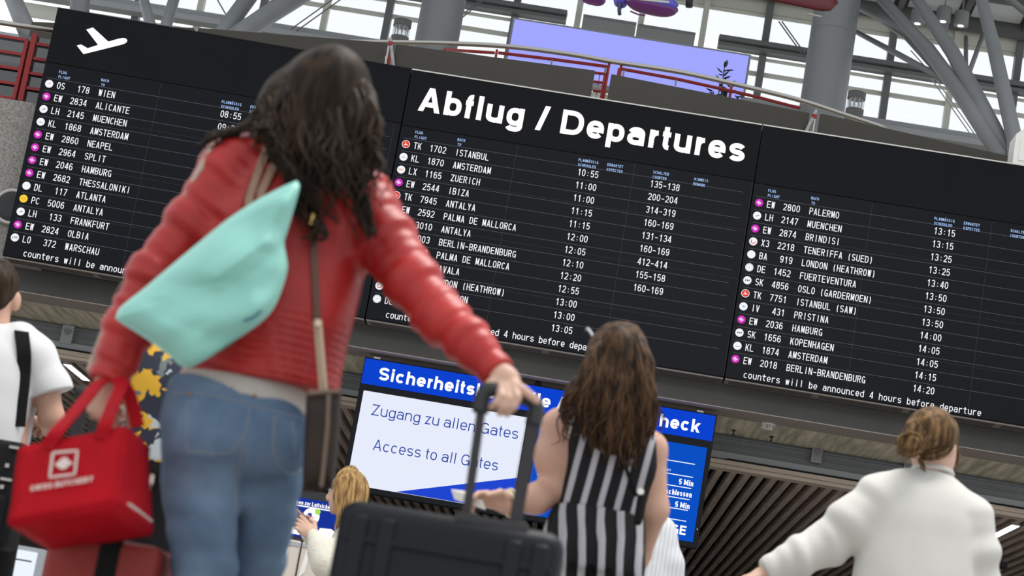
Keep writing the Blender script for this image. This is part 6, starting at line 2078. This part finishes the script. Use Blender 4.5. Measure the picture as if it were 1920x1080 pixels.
# ------------------------------------------------------------------ person in the pale checked shirt behind the striped jumpsuit
Y0t = 9.0
def QT(x, y, dy=0.0): return at(x, y, Y0t + dy)
f0 = QT(1190, 1150)
ts_ = thing('person', (f0[0], f0[1], 0), 'person in a pale checked shirt mostly hidden behind the striped jumpsuit', 'person')
hcT = QT(1186, 888); hfT = rvec([-.2, .95, 0]); hsT = rvec(np.cross(hfT, [0, 0, 1])); latT = rvec([1, 0, 0])
sL, eL, wL_ = QT(1125, 985), QT(1110, 1110), QT(1130, 1210, .2)
sR, eR, wR_ = QT(1228, 1002), QT(1251, 1120), QT(1245, 1220, .2)
hpT = [QT(1150, 1235), QT(1215, 1245)]; knT = [V3(q, .5) for q in hpT]; anT = [V3(q, .1) for q in hpT]
B_ = Solid(); head(B_, hcT, hfT, hsT, QT(1186, 970), 1.0)
B_.loft([(QT(1186, 965), .12, .07), (QT(1186, 1010), .16, .11), (QT(1184, 1120), .14, .11), (QT(1182, 1240), .15, .11)], latT)
B_.chain([sL, eL, wL_], [.05, .045, .03], .02); B_.chain([sR, eR, wR_], [.05, .045, .03], .02)
hand(B_, wL_, [.2, .8, -.4], [.5, 0, -.5], [1, 0, 0], (.5, .6, .6, .6)); hand(B_, wR_, [-.2, .8, -.4], [-.5, 0, -.5], [-1, 0, 0], (.5, .6, .6, .6))
legs(B_, hpT, knT, anT, (.08, .055, .04))
B_.mesh(.009, 'body', M['skin'], ts_)
eyes(hcT, hfT, hsT, ts_)
ck = stripes('pale_check', (.60, .61, .63), (.45, .47, .50), .017, .22, 0, 0)
S_ = Solid()
S_.loft([(QT(1180, 950), .09, .07), (QT(1180, 968), .145, .09), (QT(1180, 1003), .18, .125), (QT(1180, 1070), .198, .14), (QT(1188, 1240), .20, .14)], latT, rnd=.012)
S_.chain([QT(1212, 980), sR, QT(1246, 1060), eR, wR_], [.075, .085, .078, .07, .05], .03)
S_.chain([sL, eL, wL_], [.08, .07, .05], .03)
S_.disp = lambda Q: .006 * sines(Q, 131, 16, stretch=(1, 1, .5)) + .0022 * sines(Q, 132, 55)
S_.mesh(.009, 'shirt', ck, ts_)
S_ = Solid()
S_.loft([(QT(1182, 1225), .17, .13), (QT(1182, 1255), .17, .13)], latT)
S_.chain([hpT[0], knT[0], anT[0]], [.09, .07, .06], .03); S_.chain([hpT[1], knT[1], anT[1]], [.09, .07, .06], .03)
S_.mesh(.014, 'trousers', M['black_cloth'], ts_)
shoes(ts_, anT, [0, 1, 0])
H_ = Solid(); H_.ell(hcT + [0, -.012, .022], (.084, .104, .104), hsT, hfT, k=.03)
H_.disp = lambda Q: .003 * sines(Q, 133, 130)
H_.mesh(.009, 'hair', M['hair_short'], ts_)

# ================================================================== KIOSK, GATE PANELS, WHITE SCREEN
YK = 13.0
K = lambda x, y, l=0.0: at(x, y, YK) + np.array([0, -l, 0])
a, c = K(545, 930), K(650, 949)
zb = K(540, 1003)[2]; xk0, xk1 = K(528, 980)[0], K(652, 980)[0]
zt0 = K(600, 939)[2]
o = thing('info_screen', ((xk0 + xk1) / 2, YK, 0), 'blue information screen behind the phone of the blonde woman', 'screen')
MB().box(xk0 - .03, xk1 + .03, YK + .003, YK + .07, zb - .04, zt0 + .05).build('frame', M['black'], o)
MB().box(xk0, xk1, YK, YK + .01, zb, zt0).build('display', glow('kiosk_blue', (.010, .035, .32), 1.0), o)
mb = MB()
ta, tc_ = K(556, 945), K(652, 961)
text_mesh(mb, 'men zur Luftsicherheits', np.array([K(553, 944)[0], YK - .004, K(553, 944)[2]]), sx, VZ, sn, .024, .18, width=K(640, 957)[0] - K(553, 944)[0])
z = K(600, 954.5)[2]
mb.box(K(548, 950)[0], xk1, YK - .004, YK - .003, z - .0035, z + .0035)
mb.build('heading', M['txt_head'], o)
mb = MB()
disc(mb, K(583.5, 968.5), sx, sn, .050, 0, .004, 24)
poly(mb, K(586, 985), sx, sn, [(-.7, .5), (.7, .5), (.45, -.6), (-.45, -.6)], .032, 0, .004)
disc(mb, K(596, 960), sx, sn, .017, 1, .006, 18)
disc(mb, K(581, 966), sx, sn, .014, 2, .006, 16)
poly(mb, K(581, 968), sx, sn, [(-1.6, .4), (-1.2, .5), (1.6, -.3), (1.3, -.6)], .016, 3, .007)
poly(mb, K(607, 1000), sx, sn, [(-1, -.5), (1.4, -.5), (1.6, .3), (.9, .7), (-.6, .6)], .045, 0, .004)
poly(mb, K(541, 993), sx, sn, [(-1, -.5), (1.8, -.5), (1.5, .2), (-.2, .8), (-1, .8)], .040, 0, .004)
disc(mb, K(537, 983), sx, sn, .030, 4, .005, 18)
mb.build('picture', [M['txt_head'], glow('green_dot', (.42, .75, .08), 1), M['sblue2'], LOGO['tk'], glow('lilac', (.45, .48, .95), 1)], o)
MB().box((xk0 + xk1) / 2 - .06, (xk0 + xk1) / 2 + .06, YK + .02, YK + .07, 0, zb).build('stand', M['black'], o)
MB().box((xk0 + xk1) / 2 - .3, (xk0 + xk1) / 2 + .3, YK - .1, YK + .25, 0, .03).build('foot', M['black'], o)
YG = 12.4
G_ = lambda x, y: at(x, y, YG)
pan = mat('beige_gate_panel', (.55, .49, .43), .15, spec=.6)
for (x0, x1, yt, lab) in ((528, 566, 1008, 'glossy beige gate panel nearer the blue jeans'), (567.5, 615, 1014, 'glossy beige gate panel nearer the cream sweater')):
    a, c = G_(x0, yt), G_(x1, yt)
    o = thing('gate_panel', ((a[0] + c[0]) / 2, YG, 0), lab, 'gate', 'beige gate panels')
    rbox('panel', a[0], c[0], YG, YG + .06, .02, a[2], .012, pan, o, 2)
    MB().box(a[0] + .004, c[0] - .004, YG - .004, YG, a[2] - .035, a[2] - .012).build('top_strip', M['steel_light'], o)
    MB().add([(a[0] + .03, YG - .003, a[2] - .05), (a[0] + .055, YG - .003, a[2] - .05), (a[0] + .045, YG - .003, a[2] - .17), (a[0] + .012, YG - .003, a[2] - .21)], [(3, 2, 1, 0)]).build('painted_reflection', wh, o)  # white patch painted on as a reflection in the glossy panel
o = thing('white_screen', at(30, 1060, 9.2), 'bright white screen low behind the black camera bag at bottom left', 'screen')
a, c = at(-60, 1020, 9.2), at(68, 1036, 9.2)
MB().box(a[0], c[0], 9.2, 9.23, a[2] - .5, c[2] + .0).build('display', glow('paper_white', (.86, .93, 1.0), 1.0), o)
z = at(40, 1050, 9.2)[2]
mb = MB().box(a[0], c[0] - .01, 9.195, 9.199, z - .003, z + .003)
for i, x in enumerate((13, 16, 19, 22)):
    q = at(x, 1076, 9.195); mb.tube([q, q + np.array([.004, 0, .012 + .006 * (i % 2)])], .0016, 5)
mb.build('line', M['black'], o)
MB().box(a[0] - .02, c[0] + .02, 9.23, 9.3, 0, c[2] + .02).build('cabinet', M['steel_light'], o)
